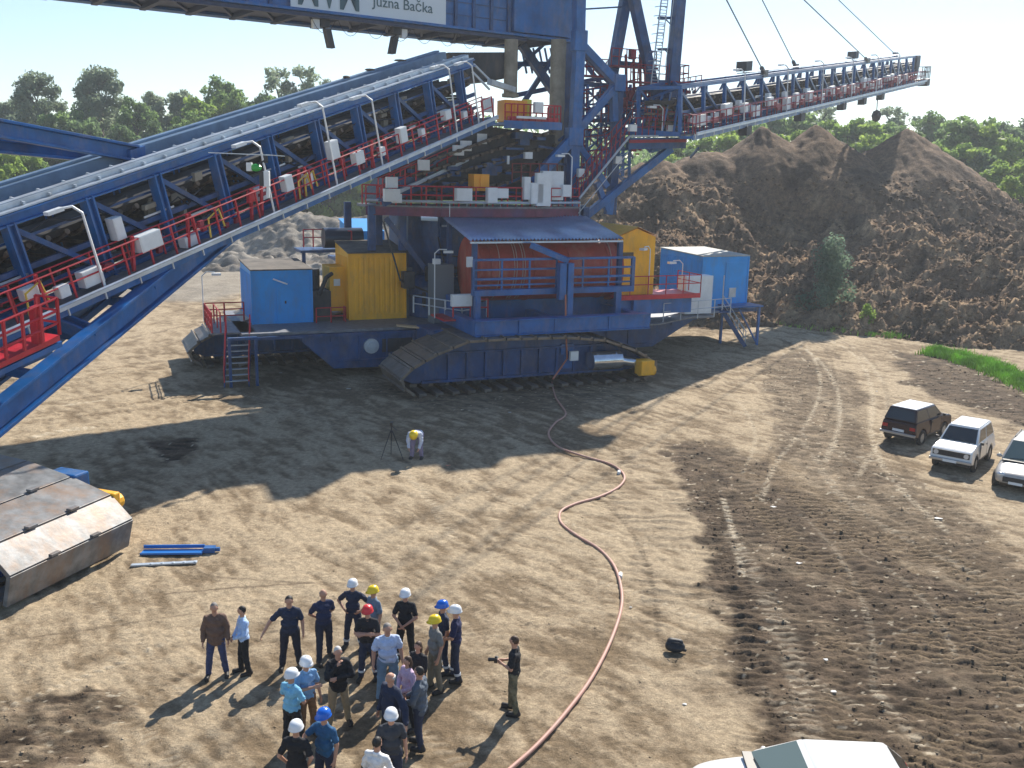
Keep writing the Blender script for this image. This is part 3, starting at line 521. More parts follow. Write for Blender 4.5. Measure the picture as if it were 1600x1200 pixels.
# crawlers -----------------------------------------------------------------
PROF = [(0, 0), (13.4, 0), (14.2, .5), (14.2, 1.0), (12.9, 1.75), (10.9, 2.45), (8.5, 2.72), (5.0, 2.80), (2.9, 2.78), (1.2, 2.2), (-.1, 1.55), (-.75, 1.0), (-.6, .45)]
def loop_points(prof, step):
    out = []; n = len(prof)
    for i in range(n):
        a = Vector((prof[i][0], 0, prof[i][1])); b = Vector((prof[(i+1) % n][0], 0, prof[(i+1) % n][1])); k = max(1, round((b-a).length/step))
        for j in range(k): out.append(a.lerp(b, j/k))
    return out
def crawler(name, s0, w0, width, parent, ax=E1, ay=E2, org=None, prof=PROF, motor=True, step=.72, tm=None, sink=.0, bars=True):
    O = org if org is not None else ms(s0, w0, sink)
    def L(s, w_, z): return O+ax*s+ay*w_+EZ*z
    fr = MB(); ins = [(p[0], p[1]) for p in prof]; cx = sum(p[0] for p in prof)/len(prof); cz = 1.3
    sh = [(cx+(p[0]-cx)*.955, cz+(p[1]-cz)*.80+.02) for p in prof]
    FI = (1.25 if motor or width < 4.2 else .85)
    fr.prism([L(p[0], FI, p[1]+(.12 if p[1] < .6 else 0)) for p in sh], ay*(width-FI-.3))
    xmax = max(p[0] for p in prof)
    for s in np.arange(2.2, xmax-3.2, 1.05):                      # stiffening ribs and recessed bays on the outer face
        fr.obox(L(s, FI-.08, 1.18), ax*.07, ay*.09, EZ*.72)
    fr.obox(L(xmax*.47, FI-.08, 1.95), ax*(xmax*.33), ay*.08, EZ*.05); fr.obox(L(xmax*.47, FI-.1, .48), ax*(xmax*.42), ay*.12, EZ*.07)
    f = part(name, fr, NAVY, parent, bevel=.02)
    rl = MB()
    for s in np.arange(1.0, xmax-1.2, .95): rl.cyl(L(s, FI+.1, .40), L(s, width-.6, .40), .24, 14)
    part('track_roller', rl, DARK, f)
    tb = MB(); lp = loop_points(prof, step); n = len(lp)
    for i in range(n):
        a, b = lp[i], lp[(i+1) % n]; d = (b-a); g = d.normalized()*(.03 if step < .85 or a.z > .1 or b.z > .1 else .24); a2, b2 = a+g, b-g; t = d.normalized(); nrm = Vector((t.z, 0, -t.x))
        def W3(v, w_): return L(v.x, w_, v.z)
        c = (a2+b2)/2; cw = L(c.x, width/2, c.z); tx = ax*t.x+EZ*t.z; nn = ax*nrm.x+EZ*nrm.z
        tb.obox(cw+nn*-.07, tx*((b2-a2).length/2), ay*(width/2), nn*.07)
        if bars: tb.obox(L(a2.x, width/2, a2.z)+nn*-.02+tx*.07, tx*.06, ay*(width/2), nn*.10)      # grouser bar
        tb.obox(cw+nn*-.2, tx*.2, ay*.35, nn*.1)                                            # link under the shoe
    part('track_belt', tb, tm or TRK, f, bevel=.012)
    if motor:
        g = MB(); g.cyl(L(10.2, .45, 1.2), L(12.0, .45, 1.2), .52, 20); g.cyl(L(12.0, .45, 1.15), L(12.9, .3, 1.0), .26, 14); o = part('drive_motor', g, SILV, f, smooth='auto')
        g = MB(); g.obox(L(13.3, -.15, .8), ax*.42, ay*.4, EZ*.42); g.cyl(L(12.9, -.2, .6), L(13.9, -.2, .6), .3, 12); part('gearbox', g, YEL, f, bevel=.06)
        g = MB(); g.obox(L(9.3, .7, 1.5), ax*.24, ay*.1, EZ*.26); part('junction_box', g, WHITE, f, bevel=.01)
    return f
crawler('crawler_unit', 14.0, 45.6, 4.0, spr, step=.9, sink=.1)
crawler('crawler_unit', 4.67, 56.2, 4.0, spr, motor=False, step=.9, sink=.1)
crawler('crawler_unit', 21.5, 65.0, 4.0, spr, motor=False, step=.9, sink=.1)
# hull and undercarriage beams ----------------------------------------------
hb = MB(); hb.prism([ms(s, 51.6, z) for s, z in ((7.2, 2.35), (9.3, 2.3), (11.2, .55), (16.5, .45), (31.5, .75), (34.4, 2.3), (34.4, 2.5), (7.2, 2.5))], E2*9)
hull = part('hull', hb, NAVY, bevel=.04)
hd = MB()
for s in np.arange(8, 34, 1.55): hd.mbox(s-.04, s+.04, 51.52, 51.6, 1.0 if 11.5 < s < 31 else 2.1, 2.4)
hd.mbox(11.4, 31.5, 51.5, 51.6, .95, 1.02); hd.mbox(7.0, 34.6, 51.48, 51.6, 2.36, 2.52); part('hull_rib', hd, NAVY, hull)
h2 = MB(); h2.cyl(ms(13.3, 51.62, 1.75), ms(13.3, 51.4, 1.75), .42, 22); h2.cyl(ms(13.3, 51.45, 1.75), ms(13.3, 51.3, 1.75), .22, 16); part('round_hatch', h2, PALE, hull, smooth='auto')
h3 = MB(); h3.mbox(13.95, 15.7, 51.56, 51.66, 1.35, 2.1); part('opening_shade_plate', h3, DARK, hull)  # dark plate stands in for the shaded inside of an opening
dk = MB(); dk.mbox(6.4, 18.0, 51.9, 60.8, 2.52, 2.66); dk.mbox(18.0, 35.6, 51.0, 60.8, 2.53, 2.64); part('deck_plate', dk, GRATE, spr)
fb_ = MB(); fb_.mbox(17.5, 28.0, 46.3, 46.75, 2.98, 3.68); fb_.mbox(17.5, 28.0, 46.2, 46.9, 3.68, 3.76); fb_.mbox(17.5, 28.0, 46.2, 46.9, 2.9, 2.98)
fb_.mbox(17.5, 18.0, 46.75, 52.5, 2.9, 3.66); fb_.mbox(27.5, 28.0, 46.75, 52.5, 2.9, 3.66); fb_.mbox(22.5, 23.0, 46.75, 52.5, 2.9, 3.5); fb_.mbox(17.9, 28.5, 51.2, 52.4, 2.66, 4.4)  # last block added to fill the bright gap beneath the drum
for s in (20.0, 22.1, 25.4): fb_.mbox(s-.05, s+.05, 46.22, 46.3, 2.98, 3.68)
frontbeam = part('front_beam', fb_, BLUE, bevel=.02)
fp = MB(); fp.mbox(15.9, 18.2, 49.2, 51.5, 1.7, 2.85); part('crawler_bracket', fp, NAVY, bevel=.03)
pl = MB(); pl.prism([ms(14.9, 51.9, 2.7), ms(17.2, 49.6, 2.7), ms(17.5, 50.1, 2.7), ms(15.0, 52.4, 2.7)], EZ*.08); part('timber_board', pl, WOOD)
# cable drum, its shelter and railing ----------------------------------------
dr = MB(); dr.cyl(ms(18.95, 51.0, 5.9), ms(27.6, 51.0, 5.9), 1.75, 40)
for s in (18.9, 19.6, 22.2, 24.4, 26.9, 27.7): dr.cyl(ms(s-.05, 51.0, 5.9), ms(s+.05, 51.0, 5.9), 1.80 if 19 < s < 27.5 else 1.95, 40)
drum = part('cable_drum', dr, DRED, smooth='auto')
cb = MB()
for s in (19.9, 20.8, 20.95, 21.3, 21.45, 26.9):
    cb.tube([ms(s+k*.018, 51.0-1.78*math.cos(math.radians(a)), 5.9+1.78*math.sin(math.radians(a))) for k, a in enumerate(range(-60, 100, 10))], .03, 5)
part('drum_cable', cb, mat('pale_cable_sheath', (.5, .3, .25), .6), drum)
rf = MB(); a_, b_ = (18.0, 48.6, 7.75), (27.1, 48.6, 7.8); N = 44
for i in range(N):
    s0 = 18.0+9.3*i/N; s1 = s0+9.3/N*.5; s2 = s0+9.3/N
    for u, v, z0, z1 in ((s0, s1, 0, .13), (s1, s2, .13, 0)):
        rf.quad(ms(u, 48.4, 7.72+z0), ms(v, 48.4, 7.72+z1), ms(v, 53.2, 8.72+z1), ms(u, 53.2, 8.72+z0)); rf.quad(ms(v, 48.4, 7.70+z1), ms(u, 48.4, 7.70+z0), ms(u, 53.2, 8.70+z0), ms(v, 53.2, 8.70+z1))
rf.mbox(18.0, 27.3, 48.5, 48.6, 7.58, 7.68)
shelter = part('shelter_roof', rf, CORR)
sp = MB()
for s in (18.3, 27.2):
    for w_ in (48.65, 52.8): sp.mbox(s-.13, s+.13, w_-.13, w_+.13, 3.45 if w_ < 50 else 2.64, 7.6 if w_ < 50 else 8.5)
sp.mbox(18.2, 27.3, 52.7, 52.9, 8.35, 8.55); part('shelter_post', sp, NAVY, shelter)
rl = MB(); w_ = 47.7
for z, h_ in ((6.78, .13), (6.25, .1), (5.75, .13), (5.42, .09), (5.02, .32)): rl.mbox(17.9, 27.6, w_-.06-(h_ > .2)*.1, w_+.06+(h_ > .2)*.3, z-h_/2, z+h_/2)
for s in np.arange(17.9, 27.7, 1.62): rl.mbox(s-.05, s+.05, w_-.05, w_+.05, 4.9, 6.8)
rl.mbox(27.45, 27.65, 47.6, 47.8, 5, 6.8); rl.mbox(18.0, 18.3, 47.6, 47.9, 3.4, 5.0); rl.mbox(26.5, 26.85, 47.6, 47.9, 3.4, 5.0)
part('drum_gallery', rl, BLUE, bevel=.01)
mt = MB(); mt.mbox(22.6, 23.0, 46.9, 47.3, 4.6, 6.6); mt.mbox(23.1, 23.45, 46.9, 47.25, 1.0, 6.6); mt.beam(ms(21.4, 48.2, 7.5), ms(23.2, 47.1, 6.7), .5, .3); mt.mbox(22.7, 23.5, 46.7, 47.5, 1.6, 2.2); mt.mbox(22.9, 23.5, 46.8, 47.4, .8, 1.6)
mast_c = part('cable_guide', mt, BLUE, bevel=.02)
c2 = MB(); c2.tube([ms(22.95, 46.85, 4.9), ms(22.95, 46.7, 3), ms(23.05, 46.6, 1.4), P(864, 592, 45.0)], .05, 6); part('guide_cable', c2, mat('red_hose', (.45, .16, .10), .6), mast_c)
# yellow winch house ------------------------------------------------------------
yh = MB(); yh.prism([ms(s, 50.0, z) for s, z in ((27.75, 4.3), (30.35, 4.3), (30.35, 7.75), (29.05, 8.25), (27.75, 7.75))], E2*4.6); house = part('winch_house', yh, YEL, bevel=.02)
yr = MB()
for sg in (-1, 1):
    for i in range(16):
        w0, w1 = 49.85+i*.30, 49.85+i*.30+.15
        for u, v, z0, z1 in ((w0, w1, 0, .035), (w1, w1+.15, .035, 0)):
            p = [ms(29.05, u, 8.34+z0), ms(29.05, v, 8.34+z1), ms(29.05+sg*1.45, v, 7.78+z1), ms(29.05+sg*1.45, u, 7.78+z0)]; yr.quad(*(p if sg < 0 else p[::-1]))
part('house_roof', yr, CORY, house)
wn = MB(); wn.mbox(28.15, 28.85, 49.94, 49.99, 6.55, 6.85); part('window', wn, GLASS, house)
lamp(house, ms(29.9, 49.8, 4.6), 2.4, -E1*.7-E2*.4)
pf = MB(); pf.mbox(27.6, 33.2, 49.2, 51.9, 4.2, 4.32); pf.mbox(27.6, 33.2, 49.15, 49.2, 4.12, 4.4); plat = part('red_platform', pf, RED)
pr = MB(); rail(pr, [ms(28.3, 49.2, 4.4), ms(33.2, 49.2, 4.4), ms(33.2, 51.8, 4.4)], 1.1, .03, 1.2); part('handrail', pr, RED, plat)
pb = MB(); pb.mbox(27.9, 32.8, 49.5, 51.8, 3.2, 4.15); pb.mbox(28.6, 29.8, 49.2, 49.5, 2.7, 4.1); part('platform_support', pb, BLUE, plat)
wk = MB(); rail(wk, [ms(30.8, 49.4, 2.7), ms(36.5, 50.6, 2.7)], 1.1, .028, 1.3); wk2 = MB(); wk2.prism([ms(28.6, 48.9, 2.6), ms(30.2, 48.9, 2.6), ms(37.0, 52.5, 2.6), ms(37.0, 53.8, 2.6), ms(28.6, 51, 2.6)], EZ*.07)
o = part('side_walkway', wk2, GRATE); part('handrail', wk, PALE, o)
jbox(spr, ms(34.6, 51.9, 3.95), 2.0, 1.0, 2.4, name='control_cabinet'); lamp(spr, ms(33.0, 51.0, 3.2), 2.8, -E1*.8)
# stairs ----------------------------------------------------------------------
def stairs(name, top, bot, wdt, ax, n=9):
    m = MB(); top = Vector(top); bot = Vector(bot)
    for s in (-1, 1): m.beam(top+ax*(s*wdt/2), bot+ax*(s*wdt/2), .06, .26)
    o = part(name, m, NAVY); t = MB(); d = (bot-top); dh = Vector((d.x, d.y, 0)).normalized()
    for i in range(1, n): p = top.lerp(bot, i/n); t.obox(p, ax*(wdt/2), dh*.13, EZ*.02)
    part('tread', t, PALE, o)
    r_ = MB()
    for s in (-1, 1): r_.tube([top+ax*(s*wdt/2)+EZ*1.0, bot+ax*(s*wdt/2)+EZ*1.0], .03, 5); r_.tube([top+ax*(s*wdt/2)+EZ*.5, bot+ax*(s*wdt/2)+EZ*.5], .025, 5); [r_.beam(top.lerp(bot, k)+ax*(s*wdt/2), top.lerp(bot, k)+ax*(s*wdt/2)+EZ, .05, .05) for k in (.02, .33, .66, .98)]
    part('handrail', r_, RED if name == 'access_stairs' else PALE, o); return o
st = stairs('access_stairs', ms(6.3, 52.6, 2.6), ms(5.9, 50.9, .05), 1.25, E1)
g = MB(); g.mbox(5.55, 5.7, 51.0, 51.15, 0, 2.5); g.mbox(6.9, 7.05, 51.0, 51.15, 0, 2.5); g.mbox(5.55, 7.05, 50.95, 51.2, 2.5, 2.64); part('stair_frame', g, NAVY, st)
ld = MB(); ld.mbox(4.9, 7.2, 52.6, 56.5, 2.56, 2.66); o = part('stair_landing', ld, GRATE); m = MB(); rail(m, [ms(4.95, 52.7, 2.66), ms(4.95, 56.4, 2.66), ms(7.1, 56.4, 2.66)], 1.1, .035, .9, (1, .66, .33)); rail(m, [ms(5.4, 52.7, 2.66), ms(5.4, 56.0, 2.66)], 1.1, .03, 1.1); part('handrail', m, RED, o)
lamp(spr, ms(4.9, 56.5, 2.7), 2.6, E1)
st = stairs('rear_stairs', ms(38.6, 54.6, 2.5), ms(40.0, 53.6, .05), 1.2, E2.lerp(E1, .35).normalized(), 8)
g = MB(); g.mbox(41.0, 41.15, 53.6, 53.75, 0, 2.7); g.mbox(38.9, 39.05, 54.9, 55.05, 0, 2.7); g.mbox(38.6, 41.3, 53.5, 55.1, 2.66, 2.76); g.beam(ms(41.1, 53.7, .1), ms(39.4, 53.7, 2.6), .08, .1); part('stair_frame', g, BLUE, st)
g = MB(); g.tube([ms(36.5, 53.5, 2.55), ms(36.5, 53.5, 4.4)], .04, 6); g.tube([ms(37.9, 53.5, 2.55), ms(37.9, 53.5, 4.9)], .04, 6); part('pole', g, PALE)
g = MB(); g.mbox(33.5, 41.6, 54.6, 60, 2.2, 2.42); g.mbox(36.6, 38.9, 53.6, 54.6, 2.36, 2.44); part('rear_deck', g, NAVY)
# left deck clutter -----------------------------------------------------------
g = MB(); g.mbox(6.9, 12.4, 54.3, 59.5, 2.2, 2.4); g.mbox(6.9, 7.3, 54.3, 59.5, 1.7, 2.2); g.mbox(12.2, 16.6, 54.3, 58.6, 2.2, 2.44); part('cabin_deck', g, NAVY, bevel=.02)
g = MB(); rail(g, [ms(10.9, 54.6, 2.42), ms(12.6, 54.6, 2.42), ms(12.6, 55.0, 2.42)], 1.1, .03, .8); g.mark(); rail(g, [ms(11.4, 60.5, 6.5), ms(13.2, 60.5, 6.5), ms(14.0, 58.7, 6.5)], 1.1, .035, .55); g.build_each('handrail', RED, spr)
g = MB(); g.mbox(10.9, 14.2, 58.8, 61.2, 6.3, 6.45); g.mbox(11.0, 11.2, 58.9, 59.1, 2.6, 6.3); part('upper_landing', g, NAVY)
g = MB(); g.cyl(ms(12.4, 59.4, 7.15), ms(14.8, 59.4, 7.15), .62, 20); part('storage_tank', g, mat('dark_tank_paint', (.03, .05, .09), .3, metal=.4), smooth='auto')
g = MB(); g.cyl(ms(11.0, 56.4, 4.2), ms(11.0, 56.4, 5.6), .5, 14); g.mbox(10.85, 11.9, 55.2, 57.2, 2.4, 4.4); g.tube([ms(11.2, 55.2, 4.2), ms(11.6, 55.0, 5.2), ms(12.0, 55.3, 5.4)], .12, 8); part('pump_set', g, DARK, smooth='auto')
for s, z, m_ in ((17.6, 3.6, PALE), (18.0, 3.4, PALE)): g = MB(); g.mbox(s, s+.45, 53.4, 54.2, 2.66, z+2.1); part('control_cabinet', g, m_, bevel=.01)
g = MB(); rail(g, [ms(16.4, 53.6, 3.2), ms(18.1, 50.0, 3.2), ms(19.2, 49.0, 3.5)], 1.0, .04, 1.0); part('handrail', g, PALE)
g = MB(); rail(g, [ms(17.3, 49.2, 3.55), ms(19.1, 48.6, 3.55)], 1.0, .04, .8); g.mbox(16.8, 18.1, 49.3, 51.6, 3.3, 3.4); part('handrail', g, RED)
jbox(spr, ms(17.55, 48.6, 4.55), 1.15, .3, .65); jbox(spr, ms(18.0, 48.6, 6.6), .32, .2, .55); jbox(spr, ms(17.0, 51.2, 6.4), .4, .3, .3)
lamp(spr, ms(16.7, 50.6, 3.3), 3.6, E1); lamp(spr, ms(15.6, 58.4, 6.2), 1.7, E1)
g = MB(); g.mbox(17.2, 18.4, 52.2, 53.4, 2.66, 6.1); g.mark(); g.mbox(16.6, 17.0, 55.8, 56.6, 2.66, 5.6); g.build_each('grey_housing', mat('grey_housing_paint', (.16, .19, .22), .5), spr, bevel=.02)
# slewing column under the platform ------------------------------------------
g = MB(); g.cyl(ms(21.5, 58.0, 2.6), ms(21.5, 58.0, 4.6), 5.2, 40); g.cyl(ms(21.5, 58.0, 4.6), ms(21.5, 58.0, 5.2), 5.6, 40, 5.0); g.cyl(ms(21.5, 58.0, 5.2), ms(21.5, 58.0, 8.4), 4.4, 36); part('slewing_column', g, NAVY, smooth='auto')
g = MB()
for s, w_ in ((14.4, 55.4), (15.3, 57.2), (16.2, 55.2), (14.2, 60.5), (18.4, 54.4), (27.8, 54.4), (29.2, 57.6)): g.mark(); g.mbox(s-.2, s+.2, w_-.2, w_+.2, 2.66 if s > 16.8 else 6.7, 9.3)
g.mark(); g.beam(ms(15.2, 55.2, 8.6), ms(18.4, 54.6, 4.4), .3, .3); g.mark(); g.beam(ms(27.8, 54.4, 8.6), ms(24.6, 54.2, 3.4), .3, .3); g.mark(); g.mbox(16.8, 17.6, 56.0, 60.2, 2.66, 8.8); g.mark(); g.mbox(22.3, 23.0, 53.9, 54.4, 2.7, 8.9); g.build_each('platform_column', NAVY, spr)
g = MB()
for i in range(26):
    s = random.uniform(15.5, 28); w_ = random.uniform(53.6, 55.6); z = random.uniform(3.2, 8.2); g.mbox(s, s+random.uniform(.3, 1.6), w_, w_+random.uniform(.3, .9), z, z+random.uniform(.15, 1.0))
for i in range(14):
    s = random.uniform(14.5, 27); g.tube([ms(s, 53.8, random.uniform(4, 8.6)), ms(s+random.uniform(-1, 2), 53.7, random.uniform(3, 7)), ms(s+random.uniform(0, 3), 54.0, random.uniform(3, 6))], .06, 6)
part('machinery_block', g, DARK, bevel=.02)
# main platform ring walkway ---------------------------------------------------
pts = [P(x, y, w_) for x, y, w_ in ((572, 318, 55.5), (690, 327, 53.0), (770, 324, 52.6), (838, 322, 52.6), (838, 322, 52.6), (905, 312, 53.5))]
pts = [Vector((p.x, p.y, 9.35)) for p in pts]; inn = [p+E2*2.2 for p in pts]
g = MB(); g.prism(pts[:4]+[pts[5]]+[inn[5], inn[0]], EZ*-.16); walk = part('ring_walkway', g, GRATE)
g = MB()
for a, b in ((0, 1), (1, 2), (2, 3), (3, 5)): g.ibeam(pts[a]-EZ*.35+E2*.06, pts[b]-EZ*.35+E2*.06, .2, .5)
part('walkway_fascia', g, mat('purple_red_fascia', (.16, .03, .07), .5, var=.2, dirt=(.05, .05, .16), damt=.8), walk)
g = MB()
for a, b in ((0, 1), (1, 2), (2, 3), (3, 5)): g.tube([pts[a]+EZ*.25-E2*.12, pts[b]+EZ*.25-E2*.12], .075, 8)
for k in np.linspace(.05, 1, 9):
    p = pts[1].lerp(pts[5], k); g.tube([p+EZ*.2-E2*.14, p-EZ*1.1-E2*.14], .025, 5)
g.tube([pts[1]-EZ*1.1-E2*.1, pts[5]-EZ*1.1-E2*.1], .06, 6)
part('cable_tray', g, PALE, walk)
g = MB(); rail(g, pts[:4]+[pts[5]], 1.1, .035, .85); rail(g, [p+E2*.9 for p in pts[:4]+[pts[5]]], 1.1, .035, .9); part('handrail', g, RED, walk)
for px, py, w_, a, b in ((612, 305, 53, .9, .7), (724, 304, 52.4, .95, .7), (768, 305, 52.3, .6, .85), (784, 302, 52.6, .7, .55), (838, 302, 52.3, .8, 1.2), (848, 296, 52.3, .9, 1.9), (862, 290, 53.3, 1.4, 1.7), (884, 298, 53.0, .6, .7), (620, 310, 53.4, .5, .5), (822, 294, 52.5, .4, 1.3)):
    jbox(walk, P(px, py, w_), a, .4, b)
g = MB(); g.obox(P(748, 285, 53.8), E1*.48, E2*.5, EZ*.48); g.obox(P(748, 285, 53.75)-E2*.02, E1*.1, E2*.52, EZ*.4); part('orange_cabinet', g, mat('orange_cabinet_paint', (.85, .35, .03), .45), bevel=.02)
# transfer chutes, belts and machinery in the dark middle --------------------------
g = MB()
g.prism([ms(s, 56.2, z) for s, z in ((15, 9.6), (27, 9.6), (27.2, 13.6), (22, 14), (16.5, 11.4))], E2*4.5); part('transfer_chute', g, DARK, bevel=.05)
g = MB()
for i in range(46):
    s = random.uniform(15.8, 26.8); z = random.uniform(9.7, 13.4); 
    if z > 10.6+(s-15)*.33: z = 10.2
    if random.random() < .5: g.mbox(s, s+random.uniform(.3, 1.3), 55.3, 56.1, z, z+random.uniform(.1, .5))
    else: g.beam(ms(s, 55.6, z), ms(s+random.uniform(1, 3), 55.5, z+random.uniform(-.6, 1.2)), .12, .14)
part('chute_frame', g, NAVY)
g = MB()
for i in range(5):
    a, b = P(640+i*8, 262+i*12, 55.2), P(872, 180+i*22, 56.5); g.beam(a, b, .35, .12)
    for k in np.linspace(.05, .95, 15): p = a.lerp(b, k); g.cyl(p-E2*.5, p-E2*.1, .11, 8)
part('return_roller', g, mat('dusty_roller', (.13, .10, .075), .7, var=.5, vscale=3), smooth='auto')
for px, py, w_, h_ in ((882, 235, .16, .9), (795, 252, .2, .7), (800, 258, .3, .2), (815, 250, .5, .35), (788, 262, .2, .4)): pass
jbox(spr, P(825, 243, 54.8), .5, .3, .4); jbox(spr, P(794, 250, 54.8), .14, .1, .5)
g = MB(); g.mbox(*[v for v in (24.0, 25.0, 54.2, 54.6)], 10.1, 11.4); rail(g, [P(800, 285, 54.2), P(870, 285, 54.2)], 1.1, .035, .5); part('red_frame', g, mat('rusty_red_paint', (.22, .035, .03), .6))
# lower inclined walkway (second conveyor flank) -------------------------------------
a, b = ms(14.78, 54, 9.74), ms(22.96, 57.2, 12.95); d = (b-a).normalized(); up = E2.cross(d)*-1; up = up if up.z > 0 else -up
g = MB(); g.beam(a, b, .22, .2); o = part('lower_cable_tray', g, PALE)
g = MB(); g.beam(a+E2*.7-EZ*.15, b+E2*.7-EZ*.15, 1.2, .1); g.beam(a+E2*.2-EZ*.3, b+E2*.2-EZ*.3, .2, .35); g.beam(a+E2*1.4+EZ*1.6, b+E2*1.4+EZ*1.6, .3, .35); part('lower_gangway', g, NAVY, o)
g = MB(); rail(g, [a+E2*.2, b+E2*.2], 1.1, .035, .8); rail(g, [a+E2*1.2, b+E2*1.2], 1.1, .035, .8); part('handrail', g, RED, o)
for px, py in ((612, 285), (662, 258), (716, 235), (728, 228), (752, 217)): jbox(o, P(px, py, 53.6+(px-600)*.018), .65, .3, .6)
g = MB(); g.beam(a+E2*3+EZ*1.2, b+E2*3+EZ*1.2, 2.4, .2); part('lower_belt', g, RUB, o)
# operator platform with orange cabinet --------------------------------------------
g = MB(); g.mbox(22.0, 25.75, 53.9, 56.0, 14.05, 14.2); g.mbox(22.0, 25.75, 53.8, 53.9, 13.85, 14.3); uplat = part('upper_platform', g, BLUE)
g = MB(); rail(g, [ms(22.1, 53.95, 14.2), ms(25.7, 53.95, 14.2), ms(25.7, 55.8, 14.2)], 1.05, .035, .4); g.mbox(22.3, 25.6, 54.0, 54.05, 14.2, 14.55); part('handrail', g, RED, uplat)
g = MB(); g.mbox(22.25, 23.7, 54.4, 55.6, 14.25, 15.5); [g.mbox(22.3+i*.28, 22.4+i*.28, 54.34, 54.4, 14.3, 15.45) for i in range(5)]; part('orange_cabinet', g, mat('orange_cabinet_paint', (0, 0, 0)), uplat, bevel=.015)
g = MB(); g.cyl(ms(23.95, 55, 14.3), ms(23.95, 55, 15.6), .28, 16); part('yellow_bottle', g, mat('bright_yellow_paint', (.75, .68, .05), .4), uplat, smooth='auto')
jbox(uplat, ms(24.15, 53.8, 15.1), .55, .3, .6); jbox(uplat, ms(23.7, 53.75, 14.5), 1.9, .12, .14); jbox(uplat, ms(21.6, 55.4, 15.2), .6, .4, .8)
# pillars and tower ------------------------------------------------------------
for px0, y0, y1, r_ in ((799, 66, 152, .42), (873, 66, 330, .48)):
    g = MB(); c0, c1 = P(px0, y0-4, 56.6), P(px0, y1, 56.6); c1 = Vector((c0.x, c0.y, c1.z)); g.cyl(c1, c0, r_, 18); g.cyl(c1+EZ*(.2), c1, r_*1.25, 18); part('hoist_cylinder', g, CONC, smooth='auto')
def BP(g, px1, py1, px2, py2, w_, sz, h_=None, w2=None): g.beam(P(px1, py1, w_), P(px2, py2, w_ if w2 is None else w2), sz, h_ or sz, up=E2)
g = MB()
BP(g, 907, -90, 904, 60, 55, .62); BP(g, 905, 70, 897, 222, 55, .62); BP(g, 897, 215, 892, 345, 55, .62)
g.obox(P(905, 64, 54.95), E1*.42, E2*.33, EZ*.6); g.obox(P(897, 214, 54.96), E1*.5, E2*.33, EZ*.55); g.obox(P(966, 130, 54.96), E1*.38, E2*.32, EZ*.5)
BP(g, 908, 70, 966, 132, 54.97, .5); BP(g, 968, 128, 902, 204, 55.02, .45); BP(g, 893, 218, 830, 286, 54.98, .62, .5, 54.4); BP(g, 900, 222, 948, 292, 55.03, .4)
tower = part('tower_frame', g, BLUE, bevel=.03)
g = MB(); BP(g, 908, 80, 966, 140, 58.5, .4); BP(g, 966, 140, 954, 335, 55.6, .55); BP(g, 885, 60, 876, 345, 58.2, .9); BP(g, 884, -40, 884, 150, 58.4, .8); BP(g, 965, 130, 985, 180, 57.5, .35); BP(g, 893, 130, 970, 135, 58.9, .3); BP(g, 893, 188, 1000, 190, 57.5, .22)
BP(g, 815, 70, 880, 165, 59.5, .5); BP(g, 870, 80, 815, 165, 59.9, .3); BP(g, 770, 100, 880, 100, 60, .3); BP(g, 800, 150, 960, 118, 60.5, .3); BP(g, 915, 100, 960, 160, 59.5, .25); BP(g, 800, 115, 860, 60, 60.3, .2)
for i in range(8): BP(g, 815+i*9, 75, 823+i*9, 115, 61+.05*i, .12)
BP(g, 900, 345, 860, 330, 55.2, .5); g.obox(P(880, 335, 55.3), E1*1.4, E2*.4, EZ*.35)
part('tower_bracing', g, NAVY, tower, bevel=.02)
g = MB(); BP(g, 1048, 232, 905, 345, 54.6, .46); BP(g, 950, 330, 932, 285, 54.7, .36); BP(g, 1040, 225, 1015, 233, 54.8, .5); BP(g, 1006, 170, 1030, 200, 54.9, .5); BP(g, 950, 335, 955, 300, 54.9, .45); BP(g, 958, 130, 960, 190, 55.2, .4)
part('lower_brace', g, BLUE, tower, bevel=.03)
g = MB(); BP(g, 988, -60, 956, 118, 58.0, .62); BP(g, 978, -60, 1033, 195, 57.0, .6); BP(g, 1066, -60, 1045, 185, 56.0, .68); BP(g, 956, 112, 960, 190, 57.6, .5); BP(g, 900, 15, 985, 10, 57.8, .1)
for y in (28, 77, 127): BP(g, 1028, y, 1056, y, 56.1, .16); BP(g, 1056, y+18, 1038, y, 56.12, .07)
g.obox(P(1035, 200, 55.6), E1*1.3, E2*.4, EZ*.5); BP(g, 1000, 140, 1060, 140, 57.2, .35); BP(g, 965, 98, 1010, 102, 57.9, .25); BP(g, 1018, 140, 1050, 122, 57.4, .2)
mastp = part('mast', g, NAVY, tower, bevel=.02)
# ladder with hoops
g = MB(); la, lb = P(1042, -30, 55.9), P(1022, 135, 55.9)
for s in (-.25, .25): g.tube([la+E1*s, lb+E1*s], .035, 5)
for k in np.linspace(0, 1, 34): p = la.lerp(lb, k); g.tube([p-E1*.25, p+E1*.25], .022, 4)
for k in np.linspace(0, .85, 11):
    p = la.lerp(lb, k); g.tube([p+E1*(-.3-.28*math.sin(a)*0+ .38*math.cos(a)-.02)-E2*(.1+.6*math.sin(a)) for a in np.linspace(0, math.pi, 7)], .022, 4)
for q_ in (-.55, -.1, .3): g.tube([la+E1*q_-E2*.6, la.lerp(lb, .85)+E1*q_-E2*.6], .02, 4)
part('caged_ladder', g, PALE, mastp)
